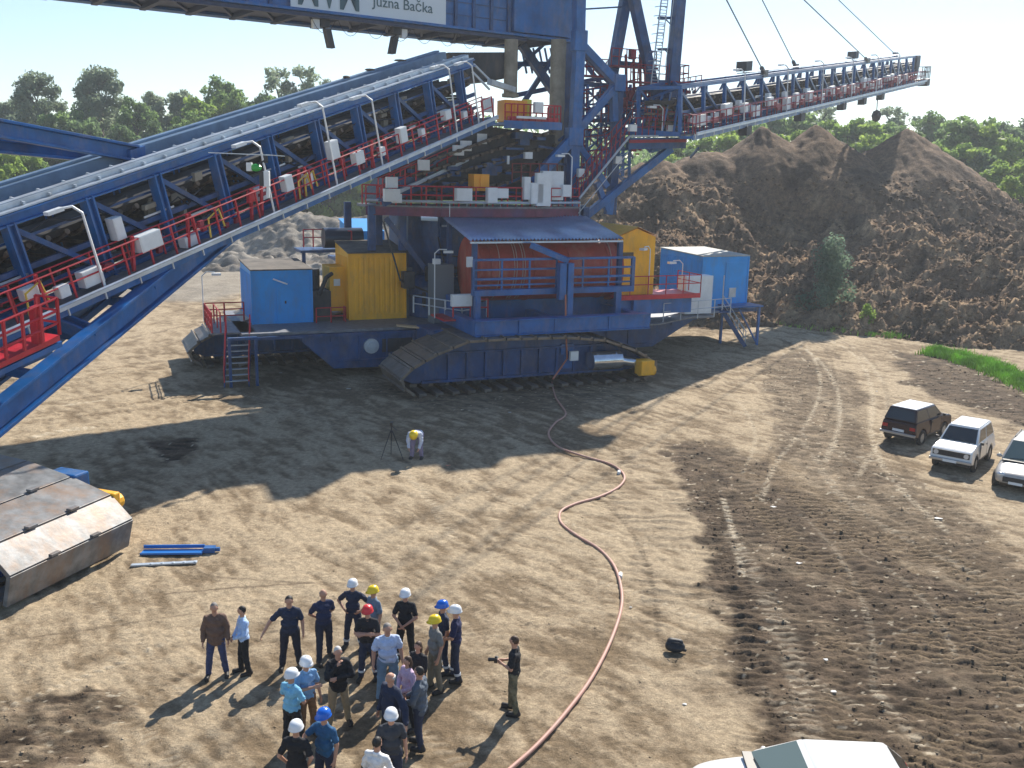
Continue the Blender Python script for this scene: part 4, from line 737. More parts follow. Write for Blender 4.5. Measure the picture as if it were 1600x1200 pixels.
# tower galleries with red rails
g = MB()
for px0, px1, y, w_ in ((955, 1025, 103, 57.2), (985, 1062, 128, 56.2), (1045, 1075, 128, 55.9), (905, 960, 118, 58.4), (1000, 1030, 160, 57.0), (1060, 1075, 190, 56.5)):
    a, b = P(px0, y, w_), P(px1, y, w_); b.z = a.z; rail(g, [a, b, b+E2*1.2], 1.1, .035, .5); g.beam(a, b, .6, .1)
for px, y in ((988, 85), (985, 150), (1004, 140), (975, 160), (1012, 158)): g.obox(P(px, y, 57.3), E1*.18, E2*.2, EZ*.3)
for px in (978, 990, 1000, 1008): BP(g, px, 85, px+1, 165, 57.4, .14)
part('tower_gallery', g, mat('deep_red_paint', (.22, .015, .04), .5), tower)
g = MB()
for i in range(90):
    x, y = random.uniform(905, 1085), random.uniform(140, 300)
    if y > 300-(x-930)*.7 and x > 930: continue
    g.mark(); g.obox(P(x, y, random.uniform(57.5, 61)), E1*random.uniform(.04, .35), E2*.1, EZ*random.uniform(.03, .12))
g.build_each('red_fitting', mat('deep_red_paint', (0, 0, 0)), tower)
g = MB()
for i in range(60):
    x, y = random.uniform(905, 1100), random.uniform(135, 240)
    g.beam(P(x, y, 58.5), P(x+random.uniform(-20, 25), y+random.uniform(-25, 25), 60.5), .1, .16)
part('secondary_bracing', g, NAVY, tower)
g = MB()
for w_, xs_ in ((58.3, (918, 940, 985, 1008, 1032)), (60.4, (912, 948, 975, 1015, 1040, 1062))):
    for x0, x1 in zip(xs_[:-1], xs_[1:]):
        for y0 in range(140, 262 if x1 < 990 else 205, 24): BP(g, x0, y0, x1, y0+24, w_, .09); BP(g, x1, y0, x0, y0+24, w_+.12, .09); BP(g, x0, y0, x1, y0-3, w_-.1, .12)
    for x in xs_: BP(g, x, 132, x-2, 275 if x < 990 else 212, w_+.2, .16)
part('lattice_panel', g, BLUE, tower)
g = MB()
for i, (x0, y0, x1, y1) in enumerate([(908, 262, 950, 258), (912, 228, 955, 223), (905, 196, 950, 190), (965, 190, 1040, 186), (970, 168, 1045, 160), (1050, 150, 1095, 142), (915, 290, 945, 286)]):
    a, b = P(x0, y0, 57.0), P(x1, y1, 57.0); rail(g, [a, b], 1.0, .03, .45)
part('handrail', g, mat('deep_red_paint', (0, 0, 0)), tower)
# stair up from ring walkway to root platform of discharge boom ---------------------------
A_, B_, C_ = P(905, 310, 53.4), P(984, 213, 53.4), P(1074, 212, 53.4)
g = MB(); g.tube([A_, B_, C_], .07, 6); g.tube([A_-EZ*.0+E2*.05-EZ*.9, B_-EZ*.9+E2*.05], .03, 5); o = part('root_walkway', g, PALE)
g = MB(); g.beam(A_-EZ*.1+E2*.6, B_-EZ*.1+E2*.6, 1.1, .1); g.beam(B_+E2*.8-EZ*.15, C_+E2*.8-EZ*.15, 1.8, .12); g.beam(B_-EZ*.55+E2*.3, C_-EZ*.55+E2*.3, .4, .45); part('walkway_floor', g, NAVY, o)
g = MB(); rail(g, [A_+E2*.1, B_+E2*.1, C_+E2*.1], 1.1, .03, .45, (1, .5)); rail(g, [A_+E2*1.1, B_+E2*1.1], 1.1, .03, .5); g.beam(B_-EZ*.25+E2*.05, C_-EZ*.25+E2*.05, .05, .3); part('handrail', g, mat('deep_red_paint', (0, 0, 0)), o)
jbox(o, P(988, 200, 53.2), .5, .3, .4); jbox(o, P(1047, 200, 53.2), .4, .3, .4); jbox(o, P(965, 250, 54.0), .45, .3, .45); jbox(o, P(932, 172, 55), .4, .3, .6); jbox(o, P(907, 270, 54), .4, .3, .5)
lamp(o, P(1034, 212, 53.2), 1.6, -E1*.3); lamp(spr, P(892, 310, 52.9), 2.4, -E1)
# ------------------------------------------------------------ generic inclined conveyor gallery
def gallery(name, O, d, lat, t0, t1, pitch, H_=2.9, W_=3.2, inset=1.0, post=.42, poff=0., big=True, boxes=(), lamps=(), colr=BLUE, railcol=RED, tint=None):
    up = d.cross(lat); up = up if up.z > 0 else -up; d = d.normalized()
    def L(t, l, u): return O+d*t+lat*l+up*u
    cs = 1 if big else .55
    g = MB()
    for l in (-inset, -inset-W_):
        g.ibeam(L(t0, l, H_), L(t1, l, H_), .34*cs, .36*cs, up); g.ibeam(L(t0, l, -.05), L(t1, l, -.05), .34*cs, .42*cs, up)
    tr_ = part(name, g, colr)
    ts = np.arange(t0+poff, t1+.1, pitch)
    g = MB()
    for t in ts: 
        for l in (-inset, -inset-W_): g.mark(); g.ibeam(L(t, l, .1), L(t, l, H_-.1), post, post*.8, d, .07)
        g.beam(L(t, -inset, H_), L(t, -inset-W_, H_), .16, .2); g.beam(L(t, -inset, 0), L(t, -inset-W_, 0), .16, .25)
    g.build_each('truss_post', colr, tr_)
    g = MB()
    for t in ts[:-1]: 
        g.beam(L(t+.15, -inset, H_-.35), L(t+pitch-.2, -inset, .35), .2, .18)
        g.beam(L(t+pitch-.15, -inset-W_, H_-.3), L(t+.2, -inset-W_, .3), .14, .14); g.beam(L(t, -inset, H_), L(t+pitch, -inset-W_, H_), .08, .08)
    part('truss_diagonal', g, NAVY, tr_)
    # belts
    if big: g = MB(); g.beam(L(t0, -inset-W_+.16, 1.15), L(t1, -inset-W_+.16, 1.15), .04, 1.9, up); g.beam(L(t0, -inset-W_/2, .28), L(t1, -inset-W_/2, .28), W_-.5, .04, up); part('dark_backing_sheet', g, DARK, tr_)  # dark sheets added so that the open truss reads dark inside
    g = MB(); g.prism([L(t0, -inset-.5, 1.75), L(t0, -inset-W_+.5, 1.75), L(t0, -inset-W_+.35, 2.0), L(t0, -inset-.35, 2.0)], d*(t1-t0)); g.beam(L(t0, -inset-W_/2, .75), L(t1, -inset-W_/2, .75), W_-1.0, .06, up); part('conveyor_belt', g, RUB, tr_)
    g = MB()
    for t in np.arange(t0+.3, t1, .75 if big else 1.5):
        for l0, l1, u0, u1 in ((-inset-.3, -inset-1.1, 1.85, 1.5), (-inset-1.15, -inset-W_+1.15, 1.48, 1.48), (-inset-W_+1.1, -inset-W_+.3, 1.5, 1.85)): g.cyl(L(t, l0, u0), L(t, l1, u1), .1, 7)
        g.cyl(L(t, -inset-.35, .62), L(t, -inset-W_+.35, .62), .1, 7); g.beam(L(t, -inset-.2, 1.2), L(t, -inset-W_+.2, 1.2), .1, .12)
    part('idler_roller', g, mat('dusty_roller', (0, 0, 0)), tr_)
    g = MB()
    for l, u, s_ in ((-inset-.12, 1.25, .14), (-inset-.15, .55, .1), (-inset-W_+.2, 1.25, .14), (-inset-.3, 2.15, .06)): g.beam(L(t0, l, u), L(t1, l, u), s_, s_*1.3)
    part('belt_stringer', g, NAVY, tr_)
    g = MB()
    for t in np.arange(t0+.5, t1-1, 2.1):
        if random.random() < .7: u = random.choice((.9, 1.45, 1.1)); g.beam(L(t, -inset+.02, u), L(t+random.uniform(.5, 1.6), -inset+.02, u), .04, .07)
    part('light_fitting', g, PALE, tr_)
    # cover sheets along the top
    if not big:
        g = MB(); g.beam(L(t0, -inset-.1, H_+.15), L(t1, -inset-.1, H_+.15), .2, .04, up); g.beam(L(t0+14, -inset-W_/2, H_+.3), L(t1, -inset-W_/2, H_+.3), .7, .05, up); part('cover_sheet', g, mat('blue_grey_sheet', (.15, .24, .36), .45, var=.15, vscale=1), tr_)
    g = MB(); g.beam(L(t0, -inset-.02, H_+.23), L(t1, -inset-.02, H_+.23), .26, .05, up); g.beam(L(t0, -inset-.5, H_+.42), L(t1, -inset-.5, H_+.42), .32, .05, up); [g.beam(L(t, -inset-.1, H_+.3), L(t, -inset-.75, H_+.45), .08, .08) for t in np.arange(t0, t1, 1.0)]; g.beam(L(t0, -inset-.24, H_+.33), L(t1, -inset-.24, H_+.33), .05, .2, up)
    if big: part('cover_sheet', g, PALE, tr_)
    if big: g = MB(); g.beam(L(t0, -inset-W_+.35, H_+.60), L(t1, -inset-W_+.35, H_+.60), 1.0, .05, up); g.beam(L(t0, -inset-W_+.84, H_+.36), L(t1, -inset-W_+.84, H_+.36), .05, .5, up); g.beam(L(t0, -inset-W_+.3, H_+.68), L(t1, -inset-W_+.3, H_+.68), .3, .08, up)
    if big: part('cover_sheet', g, mat('blue_grey_sheet', (.15, .24, .36), .45, var=.15, vscale=1), tr_)
    # walkway
    g = MB(); g.beam(L(t0, -.5, -.06), L(t1, -.5, -.06), .85, .06, up); 
    part('walkway_grating', g, GRATE, tr_)
    g = MB(); g.beam(L(t0, -.08, -.22), L(t1, -.08, -.22), .1, .3, up)
    for t in np.arange(t0, t1, pitch/2): g.beam(L(t, -.05, -.2), L(t, -inset, -.2), .1, .16)
    part('walkway_edge_beam', g, colr, tr_)
    g = MB(); g.beam(L(t0, .12, -.02), L(t1, .12, -.02), .22, .13, up); g.tube([L(t0, .2, .07), L(t1, .2, .07)], .05, 6)
    for t in np.arange(t0, t1, 1.5): g.beam(L(t, .1, 0), L(t, .1, -.35), .05, .05)
    part('cable_tray', g, PALE, tr_)
    g = MB(); rail(g, [L(t0, -.08, 0), L(t1, -.08, 0)], 1.1, .032, 1.1, (1, .52), up); rail(g, [L(t0, -inset+.3, 0), L(t1, -inset+.3, 0)], 1.1, .028, 1.5, (1, .55), up)
    part('handrail', g, railcol, tr_)
    for bx in boxes: 
        t, l, u, a, b, c = bx; a, b, c = (a*.78, b*.8, c*.78) if big else (a, b, c); jbox(tr_, L(t, l, u), a, b, c, d, lat, up=up)
    for t, h_ in lamps:
        b = L(t, .05, 0); m = MB(); m.tube([b, b+up*h_, b+up*(h_+.25)-d*.15-lat*.2, b+up*(h_+.3)-d*.7-lat*.3], .045, 6); o = m.build('lamp_post', WHITE, tr_)
        m = MB(); m.obox(b+up*(h_+.26)-d*.75-lat*.32, d*.3, lat*.12, up*.06); m.build('floodlight', WHITE, o)
    return tr_, L
P0, P1 = WY(60, 495, 30), WY(780, 180, 55); dd = (P1-P0).normalized(); lt = Vector((dd.y, -dd.x, 0)).normalized()
feed, LF = gallery('feed_conveyor_truss', P0, dd, lt, -9.5, 29.2, 3.0, poff=1.15, W_=2.5,
    boxes=[(5.0, -.25, .85, 1.25, .5, .75), (4.3, -.8, 1.5, .5, .5, 1.0), (2.4, -.3, .45, 1.0, .5, .7), (1.2, -.2, .4, .5, .4, .5), (7.0, -.5, .2, .9, .5, .5), (12.4, -.2, .9, .6, .4, .8), (15.6, -.2, 1.5, .7, .4, 1.0), (17.2, -.2, .75, .8, .4, .7), (20.6, -.1, 1.0, .7, .4, .9), (24.6, -.1, 1.1, .7, .4, .6), (11.2, -.6, .8, .5, .4, .7), (13.8, -.3, .7, .5, .4, .6), (19.0, -.2, .6, .4, .3, .5), (22.4, -.2, .7, .4, .3, .5), (26.4, -.2, .7, .5, .3, .5), (0.2, -.4, .7, .7, .4, .5)],
    lamps=[(2.6, 2.6), (11.1, 2.7), (18.6, 3.0), (15.2, 3.4), (25.2, 3.2), (27.4, 3.0)])
g = MB()
for t in (10.3, 10.9, 13.2, 13.6, 18.4, 6.9, .4, 4.3): g.mark(); g.obox(LF(t, -.3, .6), dd*.05, lt*.05, EZ*.6)
g.mark(); g.obox(LF(10.4, -.3, .9), dd*.2, lt*.08, EZ*.2); g.build_each('red_post', RED, feed)
g = MB(); [g.tube([LF(t, -.1, .1), LF(t+.1, -.1, .8), LF(t+.7, -.1, 1.0), LF(t+.8, -.1, .3)], .04, 5) for t in (7.7, 12.9, 13.3, -.2)]; part('yellow_hose', g, mat('yellow_hose', (.6, .42, .05), .5), feed)
g = MB()
for i in range(16):
    t = random.uniform(-7, 25); l = -1.02; u0 = random.uniform(.4, 2.6); n_ = random.uniform(1.5, 4); g.tube([LF(t+n_*q_, l, u0+(random.uniform(-.25, .25))-.5*q_*(1-q_)) for q_ in np.linspace(0, 1, 6)], .03, 4)
part('cable_bundle', g, DARK, feed)
g = MB()
for i in range(44):
    t = random.uniform(-7, 28); g.mark(); g.obox(LF(t, random.uniform(-.9, -.2), random.uniform(.05, .9)), dd*random.uniform(.03, .16), lt*.08, EZ*random.uniform(.04, .14))
g.build_each('walkway_fitting', mat('deep_red_paint', (0, 0, 0)), feed)
g = MB()
for i in range(36):
    t = random.uniform(-7, 28); g.mark(); g.obox(LF(t, random.uniform(-1.6, -1.1), random.uniform(.2, 2.3)), dd*random.uniform(.06, .4), lt*.1, EZ*random.uniform(.04, .2))
g.build_each('conveyor_fitting', CONC, feed)
# soil on the upper belt end, head pulley
g = MB(); 
for i in range(3): t = 21+i*2.3+random.uniform(-.3, .3); g.mark(); g.ell(LF(t, -3.2+random.uniform(-.3, .3), 3.66), random.uniform(.15, .35), random.uniform(.12, .22), random.uniform(.06, .12), n=8)
g.build_each('carried_soil', SOILB, feed)
g = MB(); g.prism([ms(s, 56.8, z) for s, z in ((19.5, 18.2), (24.0, 18.5), (23.2, 16.9), (21.2, 16.6), (20.6, 17.2))], E2*3); part('feed_hopper', g, DARK, bevel=.05)
g = MB(); g.beam(P(765, 128, 55), P(802, 140, 56), .3, .4, up=E2); g.beam(P(740, 100, 55), P(770, 130, 55.5), .1, .1); g.beam(P(738, 112, 55), P(765, 140, 55.3), .1, .1); part('head_frame', g, PALE, feed)
# support strut below the feed gallery down to the tracked support car
g = MB(); a, b = LF(9.6, -1.1, -.25), WY(-40, 682, 26.2); dv = (b-a)
g.ibeam(a, b, .5, .85, EZ, .12); g.obox((a+b)/2, dv/2, lt*.12, EZ*.3); strut = part('support_strut', g, BLUE, feed, bevel=.02)
a2, b2 = LF(9.6, -3.4, -.25), b-lt*2.5; g = MB(); g.ibeam(a2, b2, .5, .8, EZ, .12)
for k in np.linspace(.1, .95, 6): g.beam(a.lerp(b, k), a2.lerp(b2, k), .25, .3)
for t, k in ((3.9, .36), (0.6, .60), (7.4, .14)):
    for l, q0, q1 in ((-1.1, a, b), (-3.4, a2, b2)): g.ibeam(LF(t, l, -.1), q0.lerp(q1, k), .5, .42, dd, .07)
g.beam(LF(.5, -1.2, -1.6), LF(5.5, -1.2, -.35), .2, .22); g.beam(LF(-2, -3.4, -2.2), LF(4.4, -3.4, -.4), .22, .25); g.beam(LF(-8, -1.0, -1.3), LF(.6, -1.0, -1.5), .3, .35)
part('strut_bracing', g, BLUE, strut, bevel=.02)
# red basket platform at the left edge
g = MB(); c = WY(22, 545, 27.5); g.obox(c-EZ*.1, dd*1.2, lt*.5, EZ*.08); o = part('service_basket', g, RED, feed)
g = MB(); rail(g, [c+dd*-1.2+lt*.5, c+dd*1.2+lt*.5, c+dd*1.2-lt*.5], 1.1, .04, .5, (1, .66, .33)); g.obox(c+dd*.6+lt*.3+EZ*.5, dd*.12, lt*.15, EZ*.55); part('handrail', g, RED, o)
g = MB(); g.obox(c-EZ*.3, dd*1.25, lt*.52, EZ*.08); part('basket_floor', g, BLUE, o)
# upper box strut coming from the left
g = MB(); a, b = WY(212, 240, 36.5), WY(-60, 190, 31.5); g.ibeam(a, b, .5, .62, EZ, .1); a, b = WY(150, 243, 36.9), WY(-60, 222, 32.5); g.ibeam(a, b, .5, .5, EZ, .1); g.obox(WY(208, 246, 36.5), dd*.35, lt*.3, EZ*.35); part('tie_beam', g, BLUE, feed, bevel=.02)
# discharge boom ----------------------------------------------------------------------------
Q0, Q1 = WY(1078, 211, 60), WY(1450, 125, 118); dq = (Q1-Q0).normalized(); lq = Vector((dq.y, -dq.x, 0)).normalized(); LQ = (Q1-Q0).length
disch, LD = gallery('discharge_boom_truss', Q0, dq, lq, .6, LQ-1.5, 3.6, H_=2.75, W_=2.8, inset=.9, post=.22, big=False, boxes=[(3+i*3.15+random.uniform(-.8, .8), -.3, random.uniform(.5, 1.1), random.uniform(.7, 1.5), .3, random.uniform(.5, .9)) for i in range(19)]+[(2+i*1.9+random.uniform(-.5, .5), -.6, random.uniform(.3, 1.3), random.uniform(.4, 1.0), .3, random.uniform(.3, .7)) for i in range(30)], lamps=[(9+i*9, 3.2) for i in range(6)], railcol=mat('deep_red_paint', (0, 0, 0)))
g = MB()
for i in range(46): t = random.uniform(2, LQ-6); g.mark(); g.obox(LD(t, -.25, random.uniform(.35, .8)), dq*random.uniform(.12, .5), lq*.1, EZ*random.uniform(.12, .3))
g.build_each('red_panel', mat('deep_red_paint', (0, 0, 0)), disch)
g = MB(); g.beam(LD(.6, -1.0, 1.0), LD(LQ-2, -1.0, 1.7), .1, .35); part('belt_side_skirt', g, DARK, disch)
g = MB(); g.cyl(LD(LQ-2.2, -.8, 1.5), LD(LQ-2.2, -3.6, 1.5), .7, 20); g.obox(LD(LQ-1, -1.4, -.2), dq*1.4, lq*1.0, EZ*.35); g.obox(LD(LQ-2.5, -.9, 2.2), dq*.9, lq*.2, EZ*.6); rail(g, [LD(LQ-3, .1, .2), LD(LQ+.3, .1, .2), LD(LQ+.3, -2.5, .2)], 1.3, .05, .8); g.obox(LD(LQ+1.0, -.6, -.3), dq*.8, lq*.5, EZ*.4); part('head_drum', g, DARK, disch)
g = MB()
for t in (10, 22, 34, 41, 48): g.mark(); g.obox(LD(t, -.2, -.6), dq*.5, lq*.3, EZ*.3)
for t in (16, 46): g.mark(); g.obox(LD(t, -2.6, 3.5), dq*.6, lq*.4, EZ*.35)
g.mark(); g.ell(LD(46, 0, -2.3), .5, .5, .6, n=8); g.tube([LD(46, 0, -.3), LD(46, 0, -2)], .05, 5); g.build_each('underside_fitting', DARK, disch)
g = MB()
for l in (-.9, -3.7):
    a, b = LD(.6, l, 2.75), LD(.6, l, 0)
    for u_, v_ in ((1050, 128), (1045, 165), (1030, 200)): g.beam(a if v_ < 150 else (a+b)/2 if v_ < 180 else b, P(u_, v_, 56.5), .16, .2)
    g.beam(a, P(985, 165, 57.5), .14, .16); g.beam(b, P(960, 200, 56), .16, .2); g.beam(a, P(1045, 200, 56), .12, .14)
for k in range(7): q_ = k/6; g.beam(LD(.6, -.9, 2.75).lerp(P(985, 165, 57.5), q_), LD(.6, -.9, 0).lerp(P(960, 200, 56), min(1, q_+.1)), .1, .12)
part('root_lattice', g, BLUE, disch)
g = MB(); rail(g, [LD(.6, .1, 0), P(1000, 196, 55)], 1.1, .035, .5); rail(g, [LD(.6, -2, .5), P(960, 180, 57)], 1.1, .035, .5); rail(g, [P(905, 170, 57.2), P(1000, 150, 57.2)], 1.1, .035, .5); part('handrail', g, mat('deep_red_paint', (0, 0, 0)), disch)
for px, py, tx, ty, l in ((1195, 108, 1130, -10, -.9), (1243, 106, 1186, -10, -3.7), (1356, 88, 1246, -10, -.9), (1400, 86, 1300, -10, -3.7)):
    # find boom t whose top chord appears at px
    best = min(np.linspace(0, LQ, 400), key=lambda t: abs((lambda p: 800+CF*(p-Vector((0, 0, CH))).dot(_R)/(p-Vector((0, 0, CH))).dot(_F))(LD(t, l, 2.95))-px))
    p = LD(best, l, 2.95); top = WY(tx, ty, p.y-14 if tx < 1200 else p.y-26); q = p+(top-p)*2.2
    g = MB(); g.tube([p, q], .045, 5); g.cyl(p-(p-q).normalized()*0, p+(q-p).normalized()*1.3, .16, 8); g.obox(p, dq*.5, lq*.12, EZ*.25); part('stay_cable', g, mat('wire_rope', (.12, .13, .14), .5, metal=.5), disch)
# sign boom overhead ---------------------------------------------------------------------------
S1, S0 = G(886, 64, 19.5), G(400, 7, 19.5); ds = (S1-S0).normalized(); lsn = Vector((ds.y, -ds.x, 0)); LS = (S1-S0).length
def LB(t, l, u): return S0+ds*t-lsn*l+EZ*u
g = MB(); g.obox(LB(LS/2-7, .2, 1.35), ds*(LS/2+7.0), lsn*.16, EZ*1.35); g.obox(LB(LS/2-7, 4.9, 1.35), ds*(LS/2+7.0), lsn*.16, EZ*1.35); g.obox(LB(LS/2-7, .1, -.02), ds*(LS/2+7.1), lsn*.45, EZ*.08); g.obox(LB(LS/2-7, 4.9, -.02), ds*(LS/2+7.1), lsn*.45, EZ*.08)
g.obox(LB(LS-2.1, -.1, 1.35), ds*2.2, lsn*.2, EZ*1.2); g.obox(LB(LS+.3, .1, 1.0), ds*.5, lsn*.4, EZ*.9)
sb = part('overhead_boom', g, BLUE, bevel=.03)
g = MB()
for t in np.arange(-13, LS, 1.25): g.obox(LB(t, 0.0, 1.35), ds*.09, lsn*.12, EZ*1.3)
for u in (.75, 1.45, 2.1): g.obox(LB(LS/2-7, .02, u), ds*(LS/2+5), lsn*.03, EZ*.025)
part('web_stiffener', g, NAVY, sb)
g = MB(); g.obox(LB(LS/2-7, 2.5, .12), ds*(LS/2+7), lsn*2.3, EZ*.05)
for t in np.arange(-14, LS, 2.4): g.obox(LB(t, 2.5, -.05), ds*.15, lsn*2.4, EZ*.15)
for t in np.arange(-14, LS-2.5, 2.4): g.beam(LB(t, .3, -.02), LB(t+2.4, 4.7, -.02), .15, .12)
g.obox(LB(3.0, -.1, -.22), ds*14, lsn*.12, EZ*.1); part('boom_underside', g, mat('shaded_navy_sheet', (.02, .035, .09), .5, var=.2), sb)  # underside shade put into a darker navy colour
# sign panel with lettering
p_l, p_r = LB(3.0, -.18, 0), None
def tpx(px, py):      # t, u on the sign plane
    r_ = ray(px, py); n_ = lsn; o_ = LB(0, -.22, 0); k = (o_-Vector((0, 0, CH))).dot(n_)/r_.dot(n_); q_ = Vector((0, 0, CH))+r_*k; return (q_-S0).dot(ds), q_.z-S0.z
ta, tb_ = tpx(454, 8)[0], tpx(696, 40)[0]; ub = tpx(575, 25)[1]
g = MB(); g.obox(LB((ta+tb_)/2, -.22, ub+1.25), ds*((tb_-ta)/2), lsn*.04, EZ*1.25); sign = part('sign_panel', g, mat('sign_white', (.62, .70, .76), .4), sb)
def text(body, size, t, u, parent, m, ext=.01, name='lettering', bold=0.0, sx=1.0):
    c = bpy.data.curves.new(name, 'FONT'); c.body = body; c.size = size; c.extrude = ext; c.offset = bold; c.resolution_u = 3
    o = bpy.data.objects.new(name, c); COL.objects.link(o); bpy.context.view_layer.update(); dg = bpy.context.evaluated_depsgraph_get(); me = bpy.data.meshes.new_from_object(o.evaluated_get(dg)); bpy.data.objects.remove(o)
    base = LB(t, -.28, u)-worldloc(parent)
    for v in me.vertices: x, y, z = v.co; q_ = base+ds*(x*sx)+EZ*y+lsn*z; v.co = q_
    me.materials.clear(); me.materials.append(m); n = bpy.data.objects.new(name, me); COL.objects.link(n); n.parent = parent; return n
INK = mat('sign_ink', (.05, .12, .15), .5)
t0_, u0_ = tpx(583, 7); t1_, u1_ = tpx(690, 24)
text('Južna Bačka', (t1_-t0_)/5.55, t0_-.05, (u0_+u1_)/2-.02, sign, INK)
tm0, tm1 = tpx(462, 0)[0], tpx(573, 12)[0]; um = tpx(520, 8)[1]
text('MVM', 2.6, tm0, um-.15, sign, INK, bold=.03, sx=(tm1-tm0)/6.2)
for px, py, flip in ((513, 62, 1), (625, 62, -1)):
    g = MB(); t_, u_ = tpx(px, 50); base = LB(t_, .3, -.15); g.beam(base, base-EZ*.7, .1, .1); g.obox(base-EZ*.35, ds*.25, lsn*.2, EZ*.2); o = part('work_light', g, DARK, sb)
    g = MB(); c = base-EZ*1.05+ds*(.1*flip); g.prism([c+ds*.22+lsn*.2+EZ*.4, c+ds*.22-lsn*.2+EZ*.4, c-ds*.12-lsn*.2+EZ*.4, c-ds*.12+lsn*.2+EZ*.4], EZ*-.95+ds*(.22*flip)); part('lamp_housing', g, DARK, o)
    g = MB(); g.obox(base-EZ*.45-ds*(.5*flip), ds*.18, lsn*.15, EZ*.24); part('ballast_box', g, WHITE, o)
g = MB()
for k in range(7):
    a, b = LB(3.0+k*1.55, .1, -.15), LB(3.0+(k+1)*1.55, .1, -.15); g.tube([a.lerp(b, q_)-EZ*(.9*4*q_*(1-q_)) for q_ in np.linspace(0, 1, 9)], .014, 4)
part('slack_cable', g, DARK, sb)
g = MB(); rail(g, [LB(LS-4.5, .2, 2.7), LB(LS+.4, .2, 2.7)], 1.1, .03, .6); part('handrail', g, mat('deep_red_paint', (0, 0, 0)), sb)
# upper works out of the frame that shade the yard: unseen bridge added over the tower

# bridge form invented, its width set by the shadow wanted below
g = MB()
for w_ in (57.8, 63.0): g.mbox(21.5, 42, w_-.3, w_+.3, 24.6, 26.2)
g.mbox(22, 41.5, 58.0, 62.8, 25.0, 25.2); g.mbox(24, 30, 58.2, 60.3, 25.2, 27.2); g.mbox(26.9, 28.1, 54.6, 58, 22.7, 25.4); g.mbox(33.5, 35.5, 55.6, 58, 24.2, 25.2); part('unseen_shade_bridge', g, BLUE, tower)
# ------------------------------------------------------------ containers and cabins standing on the decks
def cabin(name, s0, s1, w0, w1, z0, z1, zb, m, label, rm=ROOFD, ribs=0, group=None, door=True):
    r_ = root(name, ms((s0+s1)/2, (w0+w1)/2, z0), label, 'container' if 'container' in name else 'cabin', group)
    g = MB(); g.prism([ms(s0, w0, z0), ms(s0, w1, z0), ms(s0, w1, zb), ms(s0, w0, z1)], E1*(s1-s0)); b = g.build('body', m, r_, bevel=.02)
    g = MB(); g.prism([ms(s0-.06, w0-.06, z1+.003), ms(s0-.06, w1+.06, zb+.003), ms(s0-.06, w1+.06, zb+.07), ms(s0-.06, w0-.06, z1+.07)], E1*(s1-s0+.12)); g.build('roof', rm, r_)
    g = MB(); 
    if ribs:
        n = ribs
        for i in range(n): c = s0+.3+(s1-s0-.6)*(i+.5)/n; g.prism([ms(c-.11, w0, 0), ms(c-.07, w0-.035, 0), ms(c+.07, w0-.035, 0), ms(c+.11, w0, 0)], EZ*1) if 0 else g.prism([ms(c-.12, w0+.002, z0+.55), ms(c-.08, w0-.035, z0+.55), ms(c+.08, w0-.035, z0+.55), ms(c+.12, w0+.002, z0+.55)], EZ*(z1-z0-.8))
    for s in (s0, s1): g.obox(ms(s, w0-.005, (z0+z1)/2), E1*.05, E2*.05, EZ*((z1-z0)/2-.01))
    g.mbox(s0, s1, w0-.03, w0, z0, z0+.14); g.mbox(s0, s1, w0-.03, w0, z1-.14, z1-.02)
    for i in range(int((w1-w0)/.3)): w_ = w0+.25+i*.3; g.obox(ms(s0-.012, w_, (z0+z1)/2), E1*.015, E2*.07, EZ*((z1-z0)/2-.25))
    g.build('wall_profile', m, r_)
    return r_
c1 = cabin('blue_container', 7.4, 10.75, 55.0, 59.6, 2.42, 5.68, 5.85, SKYB, 'blue sheet-metal container at the left end of the deck beside the red access stairs', ribs=0, group='blue sheet-metal containers on the spreader')
g = MB(); g.mbox(8.75, 9.85, 54.95, 54.99, 2.6, 4.9); d_ = g.build('door', SKYB, c1); g = MB(); g.mbox(9.2, 9.28, 54.9, 54.95, 3.8, 3.95); g.build('handle', DARK, d_)
g = MB(); g.tube([ms(8.6, 54.98, 5.2), ms(9.3, 54.5, 4.95)], .045, 6); g.build('bracket_lamp', WHITE, c1)
c2_ = cabin('blue_container', 37.2, 40.9, 55.0, 60.5, 2.44, 6.0, 6.15, SKYB, 'blue sheet-metal container at the right end of the deck in front of the spoil heap', rm=ROOFL, group='blue sheet-metal containers on the spreader')
g = MB(); g.mbox(39.05, 40.6, 54.95, 54.99, 2.7, 5.6); g.build('door', SKYB, c2_); g = MB(); g.mbox(39.4, 39.95, 54.90, 54.96, 3.2, 3.85); g.build('vent', PALE, c2_)
c3 = cabin('blue_container', 15.6, 17.8, 65.2, 69.0, 5.2, 7.1, 7.75, SKYB, 'small blue cabin half hidden behind the yellow container and the tank', rm=SKYB, group='blue sheet-metal containers on the spreader')
g = MB(); g.mbox(14.8, 18.6, 64.8, 69.4, 5.0, 5.2); g.mbox(15, 15.4, 65, 65.4, 2, 5); part('rear_platform', g, NAVY)
c4 = cabin('yellow_container', 12.95, 16.35, 55.1, 58.6, 2.46, 6.55, 7.0, YEL, 'tall yellow ribbed container standing between the left blue container and the cable drum', ribs=9)
g = MB(); g.mbox(12.0, 12.94, 56.0, 58.0, 3.1, 5.7); part_ = g.build('annex', YEL, c4, bevel=.02); g = MB(); g.mbox(12.25, 12.62, 55.95, 56.0, 4.6, 5.0); g.build('notice_plate', WHITE, part_)
